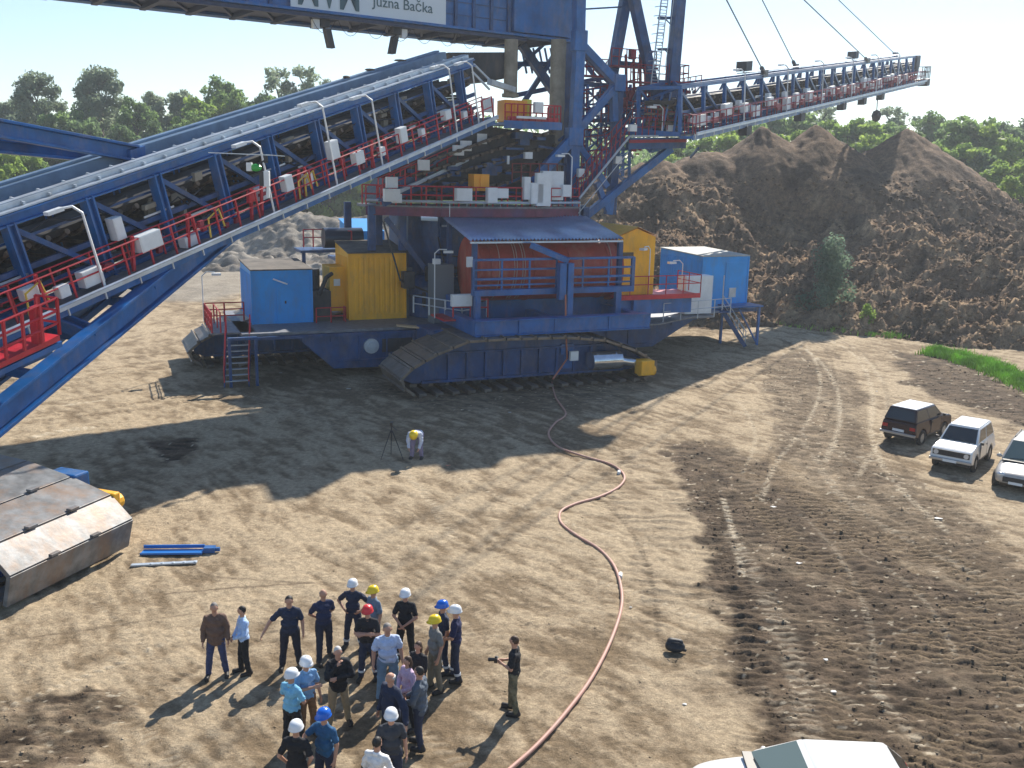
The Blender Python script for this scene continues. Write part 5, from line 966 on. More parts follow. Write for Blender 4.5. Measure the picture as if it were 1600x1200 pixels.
# ------------------------------------------------------------ tracked support car at the left
sc_root = root('tracked_support_car', (-15.5, 26.5, 0), 'rust-stained bright steel crawler of the support car at the left edge of the yard', 'crawler')
ax_ = Vector((.944, -.33, 0)).normalized(); ay_ = Vector((.33, .944, 0)).normalized(); Lc = 11.0
nose = G(22, 955, .12); O_ = nose-ax_*Lc
PR2 = [(0, 0), (Lc-.25, .02), (Lc, .95), (Lc-.75, 1.62), (Lc-2.2, 2.0), (Lc-3.9, 2.3), (Lc-6.5, 2.45), (3, 2.4), (1, 1.9), (-.3, 1.2), (-.4, .5)]
cf = crawler('crawler_unit', 0, 0, 4.5, sc_root, ax_, ay_, O_, PR2, motor=False, step=1.25, tm=TRK2, bars=False)
g = MB(); 
for s, z in ((Lc-.06, .98), (Lc-.78, 1.66), (Lc-2.2, 2.05), (Lc-3.9, 2.33)):
    for w_ in (1.5, 3.0): g.mark(); g.obox(O_+ax_*s+ay_*w_+EZ*(z+.02), ax_*.09, ay_*.16, EZ*.035)
g.build_each('shoe_pin', TRK2, cf, bevel=.01)
g = MB(); g.obox(O_+ax_*(Lc-1.1)+ay_*4.62+EZ*1.0, ax_*.45, ay_*.14, EZ*.65); g.cyl(O_+ax_*(Lc-.9)+ay_*4.5+EZ*1.3, O_+ax_*(Lc-.9)+ay_*4.95+EZ*1.3, .25, 12); g.build('gearbox', YEL, cf, bevel=.05)
g = MB(); g.obox(O_+ax_*(Lc-2.6)+ay_*4.75+EZ*1.75, ax_*.55, ay_*.3, EZ*.3); g.build('car_frame', BLUE, sc_root, bevel=.06)
# blue sheet trough and strip lying beside it
def G2(px, py, z=0.03): return G(px, py, z)
r_ = root('steel_trough', G2(275, 866), 'blue steel trough lying on the sand beside the support car crawler', 'metal trough')
a, b = G2(222, 864), G2(318, 863); d_ = (b-a).normalized(); s_ = Vector((-d_.y, d_.x, 0)); g = MB()
g.obox((a+b)/2+EZ*.03, d_*((b-a).length/2), s_*.17, EZ*.015); g.obox((a+b)/2+s_*.2+EZ*.12, d_*((b-a).length/2), s_*.02, EZ*.05); g.obox((a+b)/2-s_*.2+EZ*.05, d_*((b-a).length/2), s_*.02, EZ*.03); g.build('trough', mat('bright_blue_paint', (.02, .16, .50), .3), r_)
g = MB(); c = G2(328, 862); g.obox(c+EZ*.08, d_*.16, s_*.12, EZ*.08); g.obox(c+EZ*.08+d_*.2, d_*.1, s_*.05, EZ*.05); g.build('end_bracket', BLUE, r_)
a, b = G2(205, 884), G2(308, 879); g = MB(); g.obox((a+b)/2+EZ*.02, (b-a)/2, s_*.07, EZ*.02)
for k in np.linspace(.3, .97, 5): g.obox(a.lerp(b, k)+EZ*.045, d_*.03, s_*.05, EZ*.01)
o = g.build('metal_strip', PALE, loc=tuple((a+b)/2)); tag(o, 'pale perforated metal strip lying in front of the blue trough', 'metal strip')
# ------------------------------------------------------------ hose
hp = [(862, 597), (868, 622), (884, 648), (868, 662), (857, 680), (872, 700), (912, 715), (955, 728), (975, 745), (968, 762), (938, 778), (898, 790), (876, 802), (877, 820), (902, 840), (935, 860), (958, 885), (969, 915), (971, 950), (956, 1000), (926, 1060), (886, 1115), (842, 1165), (800, 1203), (750, 1245), (690, 1290)]
pts = [p+EZ*.06 for p in smooth_path(hp, 7)]; g = MB(); g.tube(pts, .045, 10); o = g.build('hose', mat('hose_rubber', (.50, .27, .21), .6, dirt=(.42, .33, .25), dscale=2, damt=.6), loc=tuple(pts[60]), smooth=True); tag(o, 'long salmon-pink supply hose winding over the yard from the spreader', 'hose')
for px, py in ((969, 899), (967, 738)):
    c = G(px, py, .06); g = MB(); g.cyl(c+Vector((-.02, -.12, 0)), c+Vector((.02, .12, 0)), .065, 12); g.build('coupling', WHITE, o)
# ------------------------------------------------------------ people
SKIN = mat('skin', (.50, .27, .18), .6); EYE = mat('eye_dark', (.02, .015, .012), .3)
HAIR = {'black': mat('black_hair', (.015, .012, .010), .6), 'brown': mat('brown_hair', (.06, .028, .014), .6), 'grey': mat('grey_hair', (.22, .20, .18), .7), 'white': mat('white_hair', (.55, .53, .50), .7)}
HELM = {'white': mat('white_helmet', (.80, .82, .84), .25), 'blue': mat('blue_helmet', (.01, .13, .60), .25), 'yellow': mat('yellow_helmet', (.85, .62, .02), .3), 'red': mat('red_helmet', (.70, .03, .04), .3)}
SHOE = mat('shoe_leather', (.02, .018, .018), .6)
V3 = Vector
ARM = {'down': [(.25, -.03, 1.14), (.27, .06, .89)], 'hip': [(.41, -.10, 1.17), (.20, .08, 1.03)], 'fold': [(.27, .07, 1.14), (-.07, .25, 1.20)], 'cam': [(.25, .02, 1.13), (.07, .27, 1.16)], 'back': [(.27, -.13, 1.16), (.05, -.19, .97)],
       'out': [(.40, .03, 1.17), (.52, .13, .95)], 'chin': [(.23, .17, 1.20), (.05, .20, 1.46)], 'clasp': [(.27, .05, 1.14), (.04, .25, 1.00)], 'pocket': [(.29, -.07, 1.15), (.20, .06, .94)], 'point': [(.30, .20, 1.26), (.18, .45, 1.18)], 'reach': [(.22, .08, 1.16), (.14, .32, 1.02)]}
def skeleton(arms, st, lean=0, head=(0, 0), bend=0):
    J = {'hip': V3((0, 0, .96)), 'belly': V3((0, .01, 1.12)), 'chest': V3((0, 0, 1.33)), 'neck': V3((0, -.005, 1.50)), 'head': V3((0, .02, 1.655))}
    for i, s in enumerate((-1, 1)):
        J['sh%d' % i] = V3((s*.168, -.005, 1.415)); e, w_ = ARM[arms[i]]; J['el%d' % i] = V3((s*e[0], e[1], e[2])); J['wr%d' % i] = V3((s*w_[0], w_[1], w_[2]+(.03 if arms[i] == 'fold' and i else 0)))
        f = st[1]*s; J['hj%d' % i] = V3((s*.095, 0, .93)); J['kn%d' % i] = V3((s*(.10+st[0]*.5), .03+f*.5, .50)); J['an%d' % i] = V3((s*(.10+st[0]), f, .085)); J['to%d' % i] = V3((s*(.12+st[0]*1.1), f+.17, .045))
    if bend:
        up_ = ['belly', 'chest', 'neck', 'head', 'sh0', 'sh1', 'el0', 'el1', 'wr0', 'wr1']; R = Matrix.Rotation(-bend, 3, 'X')
        for k in up_: J[k] = R @ (J[k]-J['hip'])+J['hip']
        for i, s in enumerate((-1, 1)): J['el%d' % i] = J['sh%d' % i]+V3((s*.04, .06, -.27)); J['wr%d' % i] = J['el%d' % i]+V3((-s*.05, .12, -.22))
        for k in J: 
            if k[:2] not in ('kn', 'an', 'to'): J[k] = J[k]+V3((0, -.18, -.06))
    return J
def remesh(mb, vox, it=2, fold=0, fseed=900):
    me = mb.mesh('tmp', SKIN); o = bpy.data.objects.new('tmp', me); COL.objects.link(o); m = o.modifiers.new('r', 'REMESH'); m.mode = 'VOXEL'; m.voxel_size = vox; m.use_smooth_shade = True
    s = o.modifiers.new('s', 'SMOOTH'); s.iterations = it; s.factor = .5; bpy.context.view_layer.update(); dg = bpy.context.evaluated_depsgraph_get()
    r = bpy.data.meshes.new_from_object(o.evaluated_get(dg)); bpy.data.objects.remove(o); bpy.data.meshes.remove(me); r.materials.clear(); r.materials.append(None)
    if fold:
        n = len(r.vertices); co = np.zeros(n*3, np.float32); r.vertices.foreach_get('co', co); co = co.reshape(-1, 3); nr = np.zeros(n*3, np.float32); r.vertices.foreach_get('normal', nr); nr = nr.reshape(-1, 3)
        a = fbm(co[:, 0]*1.0+co[:, 1]*.8+50, co[:, 2]*2.2-co[:, 0]*1.2+50, .11, 3, fseed, .6); b = np.abs(2*fbm(co[:, 0]+co[:, 1]+70, co[:, 2]+co[:, 1]*.7+70, .16, 2, fseed+5)-1)
        co += nr*((a-.5)*fold*1.7+(b-.35)*fold)[:, None]; r.vertices.foreach_set('co', co.ravel()); r.update()
    return r
def hand(mb, w_, e, side, curl=.55):
    d = (w_-e).normalized(); n = V3((side*-1, 0, 0)); n = (n-d*n.dot(d)).normalized() if abs(n.dot(d)) < .95 else V3((0, 0, 1)); a = d.cross(n).normalized()
    if a.y < 0: a = -a
    p = w_+d*.05; mb.cap(w_+a*.018, p+a*.026+d*.035, .022, .019, 8); mb.cap(w_-a*.014, p-a*.022+d*.03, .022, .017, 8); mb.cap(w_, p+d*.03, .024, .02, 8)
    for k, L in enumerate((.070, .078, .073, .058)):
        b = w_+d*.09+a*(.030-.0205*k); c1 = b+(d*math.cos(curl*.5)+n*math.sin(curl*.5))*L*.5; c2 = c1+(d*math.cos(curl*1.6)+n*math.sin(curl*1.6))*L*.45; mb.cap(b-d*.02, c1, .0100, .0092, 7); mb.cap(c1, c2, .0092, .008, 7)
    t = w_+d*.03+a*.03; t1 = t+(a*.65+d*.65+n*.3)*.042; mb.cap(t, t1, .0125, .011, 7); mb.cap(t1, t1+(d*.9+n*.4+a*.1)*.032, .011, .009, 7)
PC = {}
def person_mesh(arms, st, sleeve, bend, coat, fem):
    key = (arms, st, bend); kc = key+(sleeve, coat, fem)
    J = skeleton(arms, st, bend=bend)
    up_ = (J['neck']-J['hip']).normalized(); fw = up_.cross(V3((1, 0, 0)))*-1; R = Matrix((V3((1, 0, 0)), fw, up_)).transposed()
    if key not in PC:
        g = MB(); H_ = J['head']; Rh = R if not bend else Matrix.Rotation(-bend*.9, 3, 'X')
        g.ell(H_+Rh @ V3((0, -.005, .02)), .077, .097, .100, Rh); g.ell(H_+Rh @ V3((0, .018, -.045)), .060, .072, .075, Rh); g.ell(H_+Rh @ V3((0, .040, -.088)), .032, .030, .026, Rh, 8)
        g.cap(H_+Rh @ V3((0, .088, .01)), H_+Rh @ V3((0, .108, -.022)), .010, .015, 8); g.cap(H_+Rh @ V3((-.018, .086, -.055)), H_+Rh @ V3((.018, .086, -.055)), .009, .009, 7)
        for s in (-1, 1): g.ell(H_+Rh @ V3((s*.080, -.005, -.008)), .012, .022, .032, Rh, 8); g.cap(H_+Rh @ V3((s*.045, .075, .028)), H_+Rh @ V3((s*.015, .086, .028)), .010, .010, 6)
        g.cap(J['neck']-up_*.06, H_-up_*.06, .062, .056); g.cap(J['chest']+V3((-.055, 0, 0)), J['chest']+V3((.055, 0, 0)), .105, .105); g.cap(J['belly']+V3((-.035, 0, 0)), J['belly']+V3((.035, 0, 0)), .10, .10); g.cap(J['hip']+V3((-.055, 0, 0)), J['hip']+V3((.055, 0, 0)), .10, .10)
        g.cap(J['hip'], J['chest'], .10, .10); g.cap(J['sh0'], J['sh1'], .048, .048)
        for i, s in enumerate((-1, 1)):
            g.cap(J['sh%d' % i], J['el%d' % i], .056, .042); g.cap(J['el%d' % i], J['wr%d' % i], .041, .027); hand(g, J['wr%d' % i], J['el%d' % i], s)
            g.cap(J['hj%d' % i], J['kn%d' % i], .085, .057); g.cap(J['kn%d' % i], J['an%d' % i], .054, .038); g.cap(J['an%d' % i]-V3((0, .03, .02)), J['to%d' % i], .04, .035)
        PC[key] = (remesh(g, .0078), Rh)
    if kc not in PC:
        g = MB(); e = .018 if not coat else .034; c = J['chest']; b = J['belly']
        g.cap(c+V3((-.062, .0, 0)), c+V3((.062, .0, 0)), .107+e, .107+e); g.cap(b+V3((-.045, .01, 0)), b+V3((.045, .01, 0)), .104+e+(-.006 if fem else .014), .104+e+(-.006 if fem else .014)); g.cap(J['hip']+V3((-.06, 0, .01)), J['hip']+V3((.06, 0, .01)), .108+e, .108+e)
        if coat: g.cap(J['hip']+V3((-.06, 0, -.08)), J['hip']+V3((.06, 0, -.08)), .118+e*.6, .118+e*.6)
        g.cap(J['hip'], c, .108+e, .108+e); [g.cap(c+V3((q_*.06, 0, .0)), J['sh%d' % k_]-up_*.01, .10+e, .052+e*.8) for k_, q_ in ((0, -1), (1, 1))]; [g.cap(J['sh%d' % k_], J['neck']-up_*.035, .050+e*.8, .058+e*.3) for k_ in (0, 1)]
        for i in (0, 1):
            q = J['sh%d' % i].lerp(J['el%d' % i], 1 if sleeve else .72); g.cap(J['sh%d' % i], q, .058+e*.7, .054+e*.7)
            if sleeve: g.cap(J['el%d' % i], J['el%d' % i].lerp(J['wr%d' % i], .93), .046+e*.7, .036+e*.5)
        top = remesh(g, .012, 2, .017 if not coat else .022, 900+len(PC))
        g = MB(); g.cap(J['hip']+V3((-.055, 0, .03)), J['hip']+V3((.055, 0, .03)), .112, .112); g.cap(J['hip']+V3((-.055, 0, -.05)), J['hip']+V3((.055, 0, -.05)), .115, .115)
        for i in (0, 1): g.cap(J['hj%d' % i], J['kn%d' % i], .105, .079); g.cap(J['kn%d' % i], J['an%d' % i]+V3((0, 0, .015)), .078, .066)
        leg = remesh(g, .012, 2, .014, 950+len(PC)); sh = []
        for i in (0, 1): g = MB(); g.cap(J['an%d' % i]-V3((0, .05, .03)), J['to%d' % i]+V3((0, 0, .01)), .055, .050); g.cap(J['an%d' % i]-V3((0, .03, 0)), J['an%d' % i]+V3((0, -.02, .06)), .056, .052); g.obox((J['an%d' % i]+J['to%d' % i])/2-V3((0, 0, .05)), V3((.048, 0, 0)), V3((0, .13, 0)), V3((0, 0, .015))); sh.append(remesh(g, .013))
        PC[kc] = (top, leg, sh)
    return J, PC[key], PC[kc]
HM = {}
def head_mesh(kind):
    if kind in HM: return HM[kind]
    g = MB()
    if kind == 'helmet':
        n = 20
        rings = [(.150, -.012, .03), (.136, .0, .0), (.134, .03, 0), (.124, .075, 0), (.098, .115, 0), (.055, .138, 0), (.012, .146, 0)]
        vs = []; fs = []
        for r, z, br in rings:
            for k in range(n): a = 2*math.pi*k/n; vs.append((r*math.cos(a)*.92, r*math.sin(a)*1.08+(max(0, math.sin(a))*br if br else 0), z))
        for i in range(len(rings)-1):
            for k in range(n): fs.append((i*n+k, i*n+(k+1) % n, (i+1)*n+(k+1) % n, (i+1)*n+k))
        fs.append(tuple((len(rings)-1)*n+k for k in range(n))); fs.append(tuple(range(n))[::-1]); g.add(vs, fs); g.tube([(0, .13, .02), (0, .10, .10), (0, 0, .147), (0, -.10, .10), (0, -.13, .02)], .012, 6); me = g.mesh('helmet', WHITE, smooth=True)
    elif kind in ('short', 'long', 'bald'):
        g.ell((0, -.012, .028), .084, .103, .106)
        if kind == 'long': g.ell((0, -.05, -.06), .085, .075, .15)
        g2 = MB(); keep = []
        me = remesh(g, .012, 1); V = np.zeros(len(me.vertices)*3, np.float32); me.vertices.foreach_get('co', V); V = V.reshape(-1, 3)
        # cut the face opening
        for v, q in zip(me.vertices, V):
            if q[1] > .02 and q[2] < (.060 if kind != 'bald' else .2): v.co = V3((q[0]*.86, q[1]*.55, q[2]*.8))
            if kind != 'long' and q[2] < -.03: v.co = V3((q[0]*.8, q[1]*.7, -.035))
            if kind == 'bald' and q[2] > .05: v.co = V3((q[0]*.85, q[1]*.8, .05))
    HM[kind] = me; me.materials.clear(); me.materials.append(None); return me
def place(name, me, m, parent, loc=(0, 0, 0), rot=None, smooth=True):
    o = bpy.data.objects.new(name, me); COL.objects.link(o); o.parent = parent; o.location = loc
    if rot is not None: o.rotation_euler = rot.to_euler()
    if not me.materials: me.materials.append(None)
    o.material_slots[0].link = 'OBJECT'; o.material_slots[0].material = m; return o
eye_me = MB().ell((0, 0, 0), .011, .008, .009, n=8).mesh('eye', EYE, smooth=True)
def person(px, py, face, label, top, leg, arms=('down', 'down'), hair='black', helmet=None, sleeve=False, coat=False, st=(.06, .05), h=1.78, bulk=1.0, bend=0, fem=False, bands=False, shoe=None, nod=0, group='people gathered in the yard', loc=None):
    p = loc or G(px, py); r = root('person', (p.x, p.y, .0), label, 'person', group, rz=math.radians(face-90)); s = h/1.78; r.scale = (s*bulk, s*bulk, s)
    J, (body, Rh), (tm, lm, sh) = person_mesh(tuple(arms), st, sleeve, bend, coat, fem)
    place('body', body, SKIN, r); place('jacket' if coat else 'shirt', tm, cloth(top), r); place('trousers', lm, cloth(leg), r)
    for q in sh: place('shoe', q, shoe or SHOE, r)
    H_ = J['head']
    if not bend and not coat: g = MB(); nk = J['neck']; g.cyl(nk-EZ*.045, nk+EZ*.012, .078, 14, .066); place('collar', g.mesh('collar', WHITE, smooth=True), cloth(tuple(min(1, c*1.35+.01) for c in top)), r)
    if helmet: place('helmet', head_mesh('helmet'), HELM[helmet], r, H_+Rh @ V3((0, 0, .022)), Rh)
    if hair: place('hair', head_mesh('long' if fem else ('bald' if hair.endswith('bald') else 'short')), HAIR[hair.replace('_bald', '')], r, H_, Rh)
    for s_ in (-1, 1): place('eye', eye_me, EYE, r, H_+Rh @ V3((s_*.031, .087, .012)), Rh)
    if bands:
        for i in (0, 1):
            a = J['kn%d' % i].lerp(J['an%d' % i], .62); b = J['kn%d' % i].lerp(J['an%d' % i], .74); g = MB(); g.cyl(a, b, .081, 14, .079); o = place('reflective_band', g.mesh('reflective_band', WHITE, smooth=False), mat('reflective_tape', (.62, .66, .70), .3), r)
    return r
NV, BK, LB_ = (.018, .028, .062), (.012, .013, .017), (.25, .45, .72)
person(340, 1056, -78, 'man in a brown jacket and jeans, leftmost of everyone in the yard', (.15, .09, .065), (.045, .06, .14), ('down', 'down'), 'grey', sleeve=True, coat=True, st=(.09, .03), h=1.82)
person(383, 1052, -150, 'man in a pale blue long-sleeved shirt and black trousers beside the man in brown', (.42, .58, .85), BK, ('clasp', 'clasp'), 'black', sleeve=True, st=(.03, .06), h=1.68)
person(455, 1042, -82, 'large dark-haired man in a navy polo with one arm held away from his body', NV, (.015, .018, .035), ('down', 'out'), 'black', st=(.07, .02), h=1.80, bulk=1.12)
person(507, 1030, -60, 'bald man in navy polo and navy trousers right of the large dark-haired man', (.02, .03, .08), (.02, .028, .055), ('back', 'back'), 'grey_bald', st=(.07, .14), h=1.80, bulk=1.05)
person(553, 1012, -100, 'worker in a white helmet and navy workwear with both hands on his hips', NV, NV, ('hip', 'hip'), 'black', 'white', st=(.09, .02), bands=True)
person(585, 1024, -140, 'worker in a yellow helmet and grey-blue shirt half hidden behind the red helmet', (.14, .20, .28), NV, ('down', 'down'), 'black', 'yellow', bands=False)
person(576, 1060, -95, 'worker in the only red helmet with arms folded over dark workwear', BK, NV, ('fold', 'fold'), 'black', 'red', bands=True, h=1.80)
person(634, 1032, -100, 'worker in a white helmet and all-dark workwear standing alone behind the pale polo', BK, BK, ('clasp', 'clasp'), 'black', 'white', bands=True, h=1.82)
person(606, 1092, -75, 'heavy grey-haired man in a pale blue polo and light jeans, mid group', (.48, .58, .78), (.14, .24, .36), ('down', 'down'), 'grey', h=1.82, bulk=1.16)
person(692, 1050, -160, 'worker in a blue helmet and dark shirt between the yellow and white helmets', NV, NV, ('down', 'down'), 'black', 'blue', bands=True)
person(680, 1078, -150, 'man in a yellow helmet, grey t-shirt and khaki trousers', (.20, .20, .19), (.17, .15, .11), ('down', 'down'), 'brown', 'yellow', h=1.80)
person(712, 1062, 175, 'worker in a white helmet and navy polo at the right end of the group', (.015, .02, .075), NV, ('clasp', 'clasp'), 'black', 'white', bands=True, st=(.04, .08), h=1.82)
ph = person(802, 1113, 168, 'photographer in a black t-shirt and camouflage trousers standing apart from the group', BK, (.14, .12, .075), ('cam', 'cam'), 'brown', st=(.04, .09), h=1.80)
person(530, 1132, -70, 'white-haired man in a black jacket and khaki trousers with a hand at his chin', BK, (.30, .24, .15), ('fold', 'chin'), 'white', sleeve=True, coat=True, st=(.10, .04), h=1.80)
person(458, 1172, 60, 'man in a white helmet and sky-blue shirt seen from behind', (.20, .50, .72), BK, ('clasp', 'clasp'), 'black', 'white', h=1.76, bulk=1.05)
person(481, 1152, -55, 'man in a white helmet, blue shirt and brown trousers half behind the sky-blue shirt', (.20, .38, .62), (.22, .12, .06), ('down', 'fold'), 'black', 'white', h=1.80)
person(612, 1178, -130, 'bald man in a dark navy jacket standing before the heavy man in the pale polo', NV, BK, ('out', 'down'), 'white_bald', sleeve=True, coat=True, h=1.80, bulk=1.06)
person(654, 1112, -120, 'brown-haired woman in a dark top behind the woman in lilac', BK, BK, ('reach', 'down'), 'brown', fem=True, h=1.66, sleeve=True)
person(638, 1138, -140, 'woman in a lilac blouse and black trousers', (.58, .42, .55), BK, ('clasp', 'clasp'), 'brown', fem=True, h=1.66, sleeve=True)
person(656, 1168, 165, 'man in a grey suit standing at the front right of the group', (.09, .115, .15), NV, ('clasp', 'reach'), 'black', sleeve=True, coat=True, st=(.03, .07), h=1.80)
person(510, 1246, -120, 'worker in a blue helmet and teal-blue polo at the bottom of the photo', (.02, .10, .22), NV, ('down', 'point'), 'black', 'blue', h=1.82)
person(466, 1268, 85, 'worker in a white helmet and black shirt, back turned, at the bottom edge', BK, BK, ('pocket', 'pocket'), 'black', 'white', h=1.80)
person(612, 1244, -80, 'man in a white helmet and charcoal t-shirt at the bottom of the group', (.035, .042, .055), NV, ('down', 'down'), 'black', 'white', h=1.80)
person(590, 1290, 70, 'dark-haired man in a bright white shirt cut off by the bottom edge of the photo', (.75, .75, .75), NV, ('clasp', 'clasp'), 'black', sleeve=True, h=1.76)
person(651, 716, -95, 'person in a white shirt bending forward beside the tripod under the spreader', (.55, .60, .72), (.30, .24, .34), ('down', 'down'), None, 'yellow', bend=1.3, group='people by the spreader', h=1.95, bulk=1.18, st=(.05, .02), sleeve=True)
CAMO = mat('camouflage_cloth', (.20, .18, .11), .9, col2=(.06, .065, .04), vscale=7, bump=.3, bscale=12)
for o in ph.children:
    if o.name.startswith('trousers'): o.material_slots[0].material = CAMO
# camera in the photographer's hands, pack strap
p = G(802, 1113); f = Vector((math.cos(math.radians(168)), math.sin(math.radians(168)), 0)); c = Vector((p.x, p.y, 1.20))+f*.40; cr = root('photo_camera', c, 'black camera with a long lens held by the photographer', 'camera')
sd_ = f.cross(EZ); BLK = mat('black_plastic', (.015, .015, .017), .4)
g = MB(); g.obox(c, f*.035, sd_*.07, EZ*.048); g.obox(c+EZ*.055, f*.03, sd_*.03, EZ*.02); g.build('housing', BLK, cr, bevel=.006); g = MB(); g.cyl(c+f*.03, c+f*.17-EZ*.02, .036, 16, .044); g.build('lens', BLK, cr, smooth='auto')
# tripod with video camera
b = G(612, 716); tr = root('tripod', (b.x, b.y, 0), 'black video tripod with spread legs beside the bending person', 'tripod')
for k in range(3):
    a = math.radians(100+120*k); d_ = Vector((math.cos(a), math.sin(a), 0)); g = MB(); g.tube([b+EZ*1.12+d_*.05, b+EZ*.55+d_*.30, b+d_*.52+EZ*.0], .02, 6, rr=[.024, .018, .012]); g.build('leg', BLK, tr)
g = MB(); g.cyl(b+EZ*.75, b+EZ*1.34, .022, 8); g.ell(b+EZ*1.12, .07, .07, .05); g.tube([b+EZ*1.36, b+EZ*1.28+Vector((.25, -.2, -.05))], .012, 5); g.build('centre_column', BLK, tr)
c = b+EZ*1.45; cr = root('video_camera', tuple(c), 'small black video camera mounted on the tripod', 'camera'); g = MB(); g.obox(c, Vector((.05, 0, 0)), Vector((0, .12, 0)), EZ*.06); g.obox(c-EZ*.09, Vector((.04, 0, 0)), Vector((0, .05, 0)), EZ*.03); g.build('housing', BLK, cr, bevel=.01); g = MB(); g.cyl(c+Vector((0, .12, 0)), c+Vector((0, .22, 0)), .045, 12); g.build('lens', BLK, cr)
# bag on the ground
c = G(1055, 1017); bg_ = root('camera_bag', (c.x, c.y, 0), 'black camera bag lying alone on the sand right of the hose', 'bag', rz=math.radians(-8))
g = MB(); g.cap((-.13, 0, .13), (.13, 0, .12), .13, .11); g.cap((-.12, .04, .22), (.10, .04, .21), .10, .09); g.ell((0, -.02, .1), .24, .15, .11); me = remesh(g, .015, 4); place('bag_body', me, mat('bag_fabric', (.02, .022, .026), .6), bg_)
g = MB(); g.cap((.15, -.02, .06), (.24, -.02, .05), .045, .04); me = remesh(g, .012, 2); place('side_pocket', me, mat('bag_fabric', (0, 0, 0)), bg_)
g = MB(); g.tube([(-.12, -.1, .25), (-.05, -.14, .29), (.08, -.13, .28), (.14, -.08, .22)], .012, 5); me = g.mesh('strap', BLK); place('strap', me, BLK, bg_)
# hovering drone by the feed gallery
c = WY(408, 262, 33); dr_ = root('survey_drone', tuple(c), 'small hovering drone with green body and long pale blades before the feed conveyor', 'drone')
# ------------------------------------------------------------ vehicles
def carpaint(name, col): return mat(name, col, .28, spec=.5, coat=.6, dirt=(.30, .24, .17), dscale=2.2, damt=.18)
PW, PM, PS = carpaint('white_car_paint', (.74, .75, .74)), mat('maroon_car_paint', (.022, .002, .005), .25), carpaint('silver_car_paint', (.42, .40, .37))
LAMPG = mat('headlamp_glass', (.65, .68, .7), .12, metal=.3); RLAMP = mat('red_lamp_glass', (.40, .01, .01), .2); BLKP = mat('black_trim', (.02, .02, .022), .5)
def wheel(parent, x, y, r=.34, wd=.18, rim=CHROME):
    s = 1 if x > 0 else -1; g = MB(); prof = [(0, r*.62), (0, r*.93), (wd*.15, r), (wd*.85, r), (wd, r*.93), (wd, r*.62)]; n = 28; vs = []; fs = []
    for k in range(n):
        a = 2*math.pi*k/n
        for u, q in prof: vs.append((x-s*wd/2+s*(wd-u)*1.0-0, y+q*math.cos(a), r+q*math.sin(a)))
    m_ = len(prof)
    for k in range(n):
        for j in range(m_-1): a_, b_ = k*m_+j, ((k+1) % n)*m_+j; fs.append((a_, b_, b_+1, a_+1))
    g.add(vs, fs); tyre = g.build('wheel', TYRE, parent, smooth='auto')
    g = MB(); g.cyl((x-s*.02, y, r), (x+s*wd*.36, y, r), r*.63, 24); g.cyl((x+s*wd*.36, y, r), (x+s*wd*.46, y, r), r*.2, 12)
    for k in range(8): a = 2*math.pi*k/8; g.obox((x+s*wd*.38, y+r*.42*math.cos(a), r+r*.42*math.sin(a)), V3((.008, 0, 0)), V3((0, .03, 0)), V3((0, 0, .03)))
    g.build('rim', rim, tyre, smooth='auto'); return tyre
def lowerbody(L_, w_, zb, zs, arches, rarch, top, nose_r=.08):
    """side outline with wheel arches, extruded across and pinched at the shoulder"""
    y0, y1 = L_; pts = [(y0, zb+.10)]
    pts += [(y0+nose_r*.3, zb)] if 0 else []
    for (ya, r) in arches:
        for k in range(0, 9): a = math.pi-math.pi*k/8; pts.append((ya+r*math.cos(a), max(zb, .34+r*math.sin(a)) if k not in (0, 8) else zb))
    pts.append((y1, zb+.10)); up_ = top
    return pts+up_
def side_solid(pts, hw, hw_top, zsh, mi=0):
    g = MB(); n = len(pts)
    def wid(z): return hw if z <= zsh else hw+(hw_top-hw)*(z-zsh)/max(1e-3, max(p[1] for p in pts)-zsh)
    vs = [(-wid(z), y, z) for y, z in pts]+[(wid(z), y, z) for y, z in pts]
    fs = [tuple(range(n)), tuple(range(2*n-1, n-1, -1))]+[(i, i+n, (i+1) % n+n, (i+1) % n) for i in range(n)]
    g.add(vs, fs); return g
def frustum(g, b, t):   # b,t: (y0,y1,hw,z)
    vs = [(-b[2], b[0], b[3]), (b[2], b[0], b[3]), (b[2], b[1], b[3]), (-b[2], b[1], b[3]), (-t[2], t[0], t[3]), (t[2], t[0], t[3]), (t[2], t[1], t[3]), (-t[2], t[1], t[3])]
    g.add(vs, [(0, 3, 2, 1), (4, 5, 6, 7), (0, 1, 5, 4), (1, 2, 6, 5), (2, 3, 7, 6), (3, 0, 4, 7)]); return g
def panel(g, q, u0, u1, v0, v1, off):    # inset quad on a face q = [bl, br, tr, tl]
    q = [V3(a) for a in q]; n = (q[1]-q[0]).cross(q[3]-q[0]).normalized()
    def at(u, v): return q[0].lerp(q[1], u).lerp(q[3].lerp(q[2], u), v)
    a = [at(u0, v0), at(u1, v0), at(u1, v1), at(u0, v1)]; g.prism([p-n*.01 for p in a], n*(off+.01)); return a
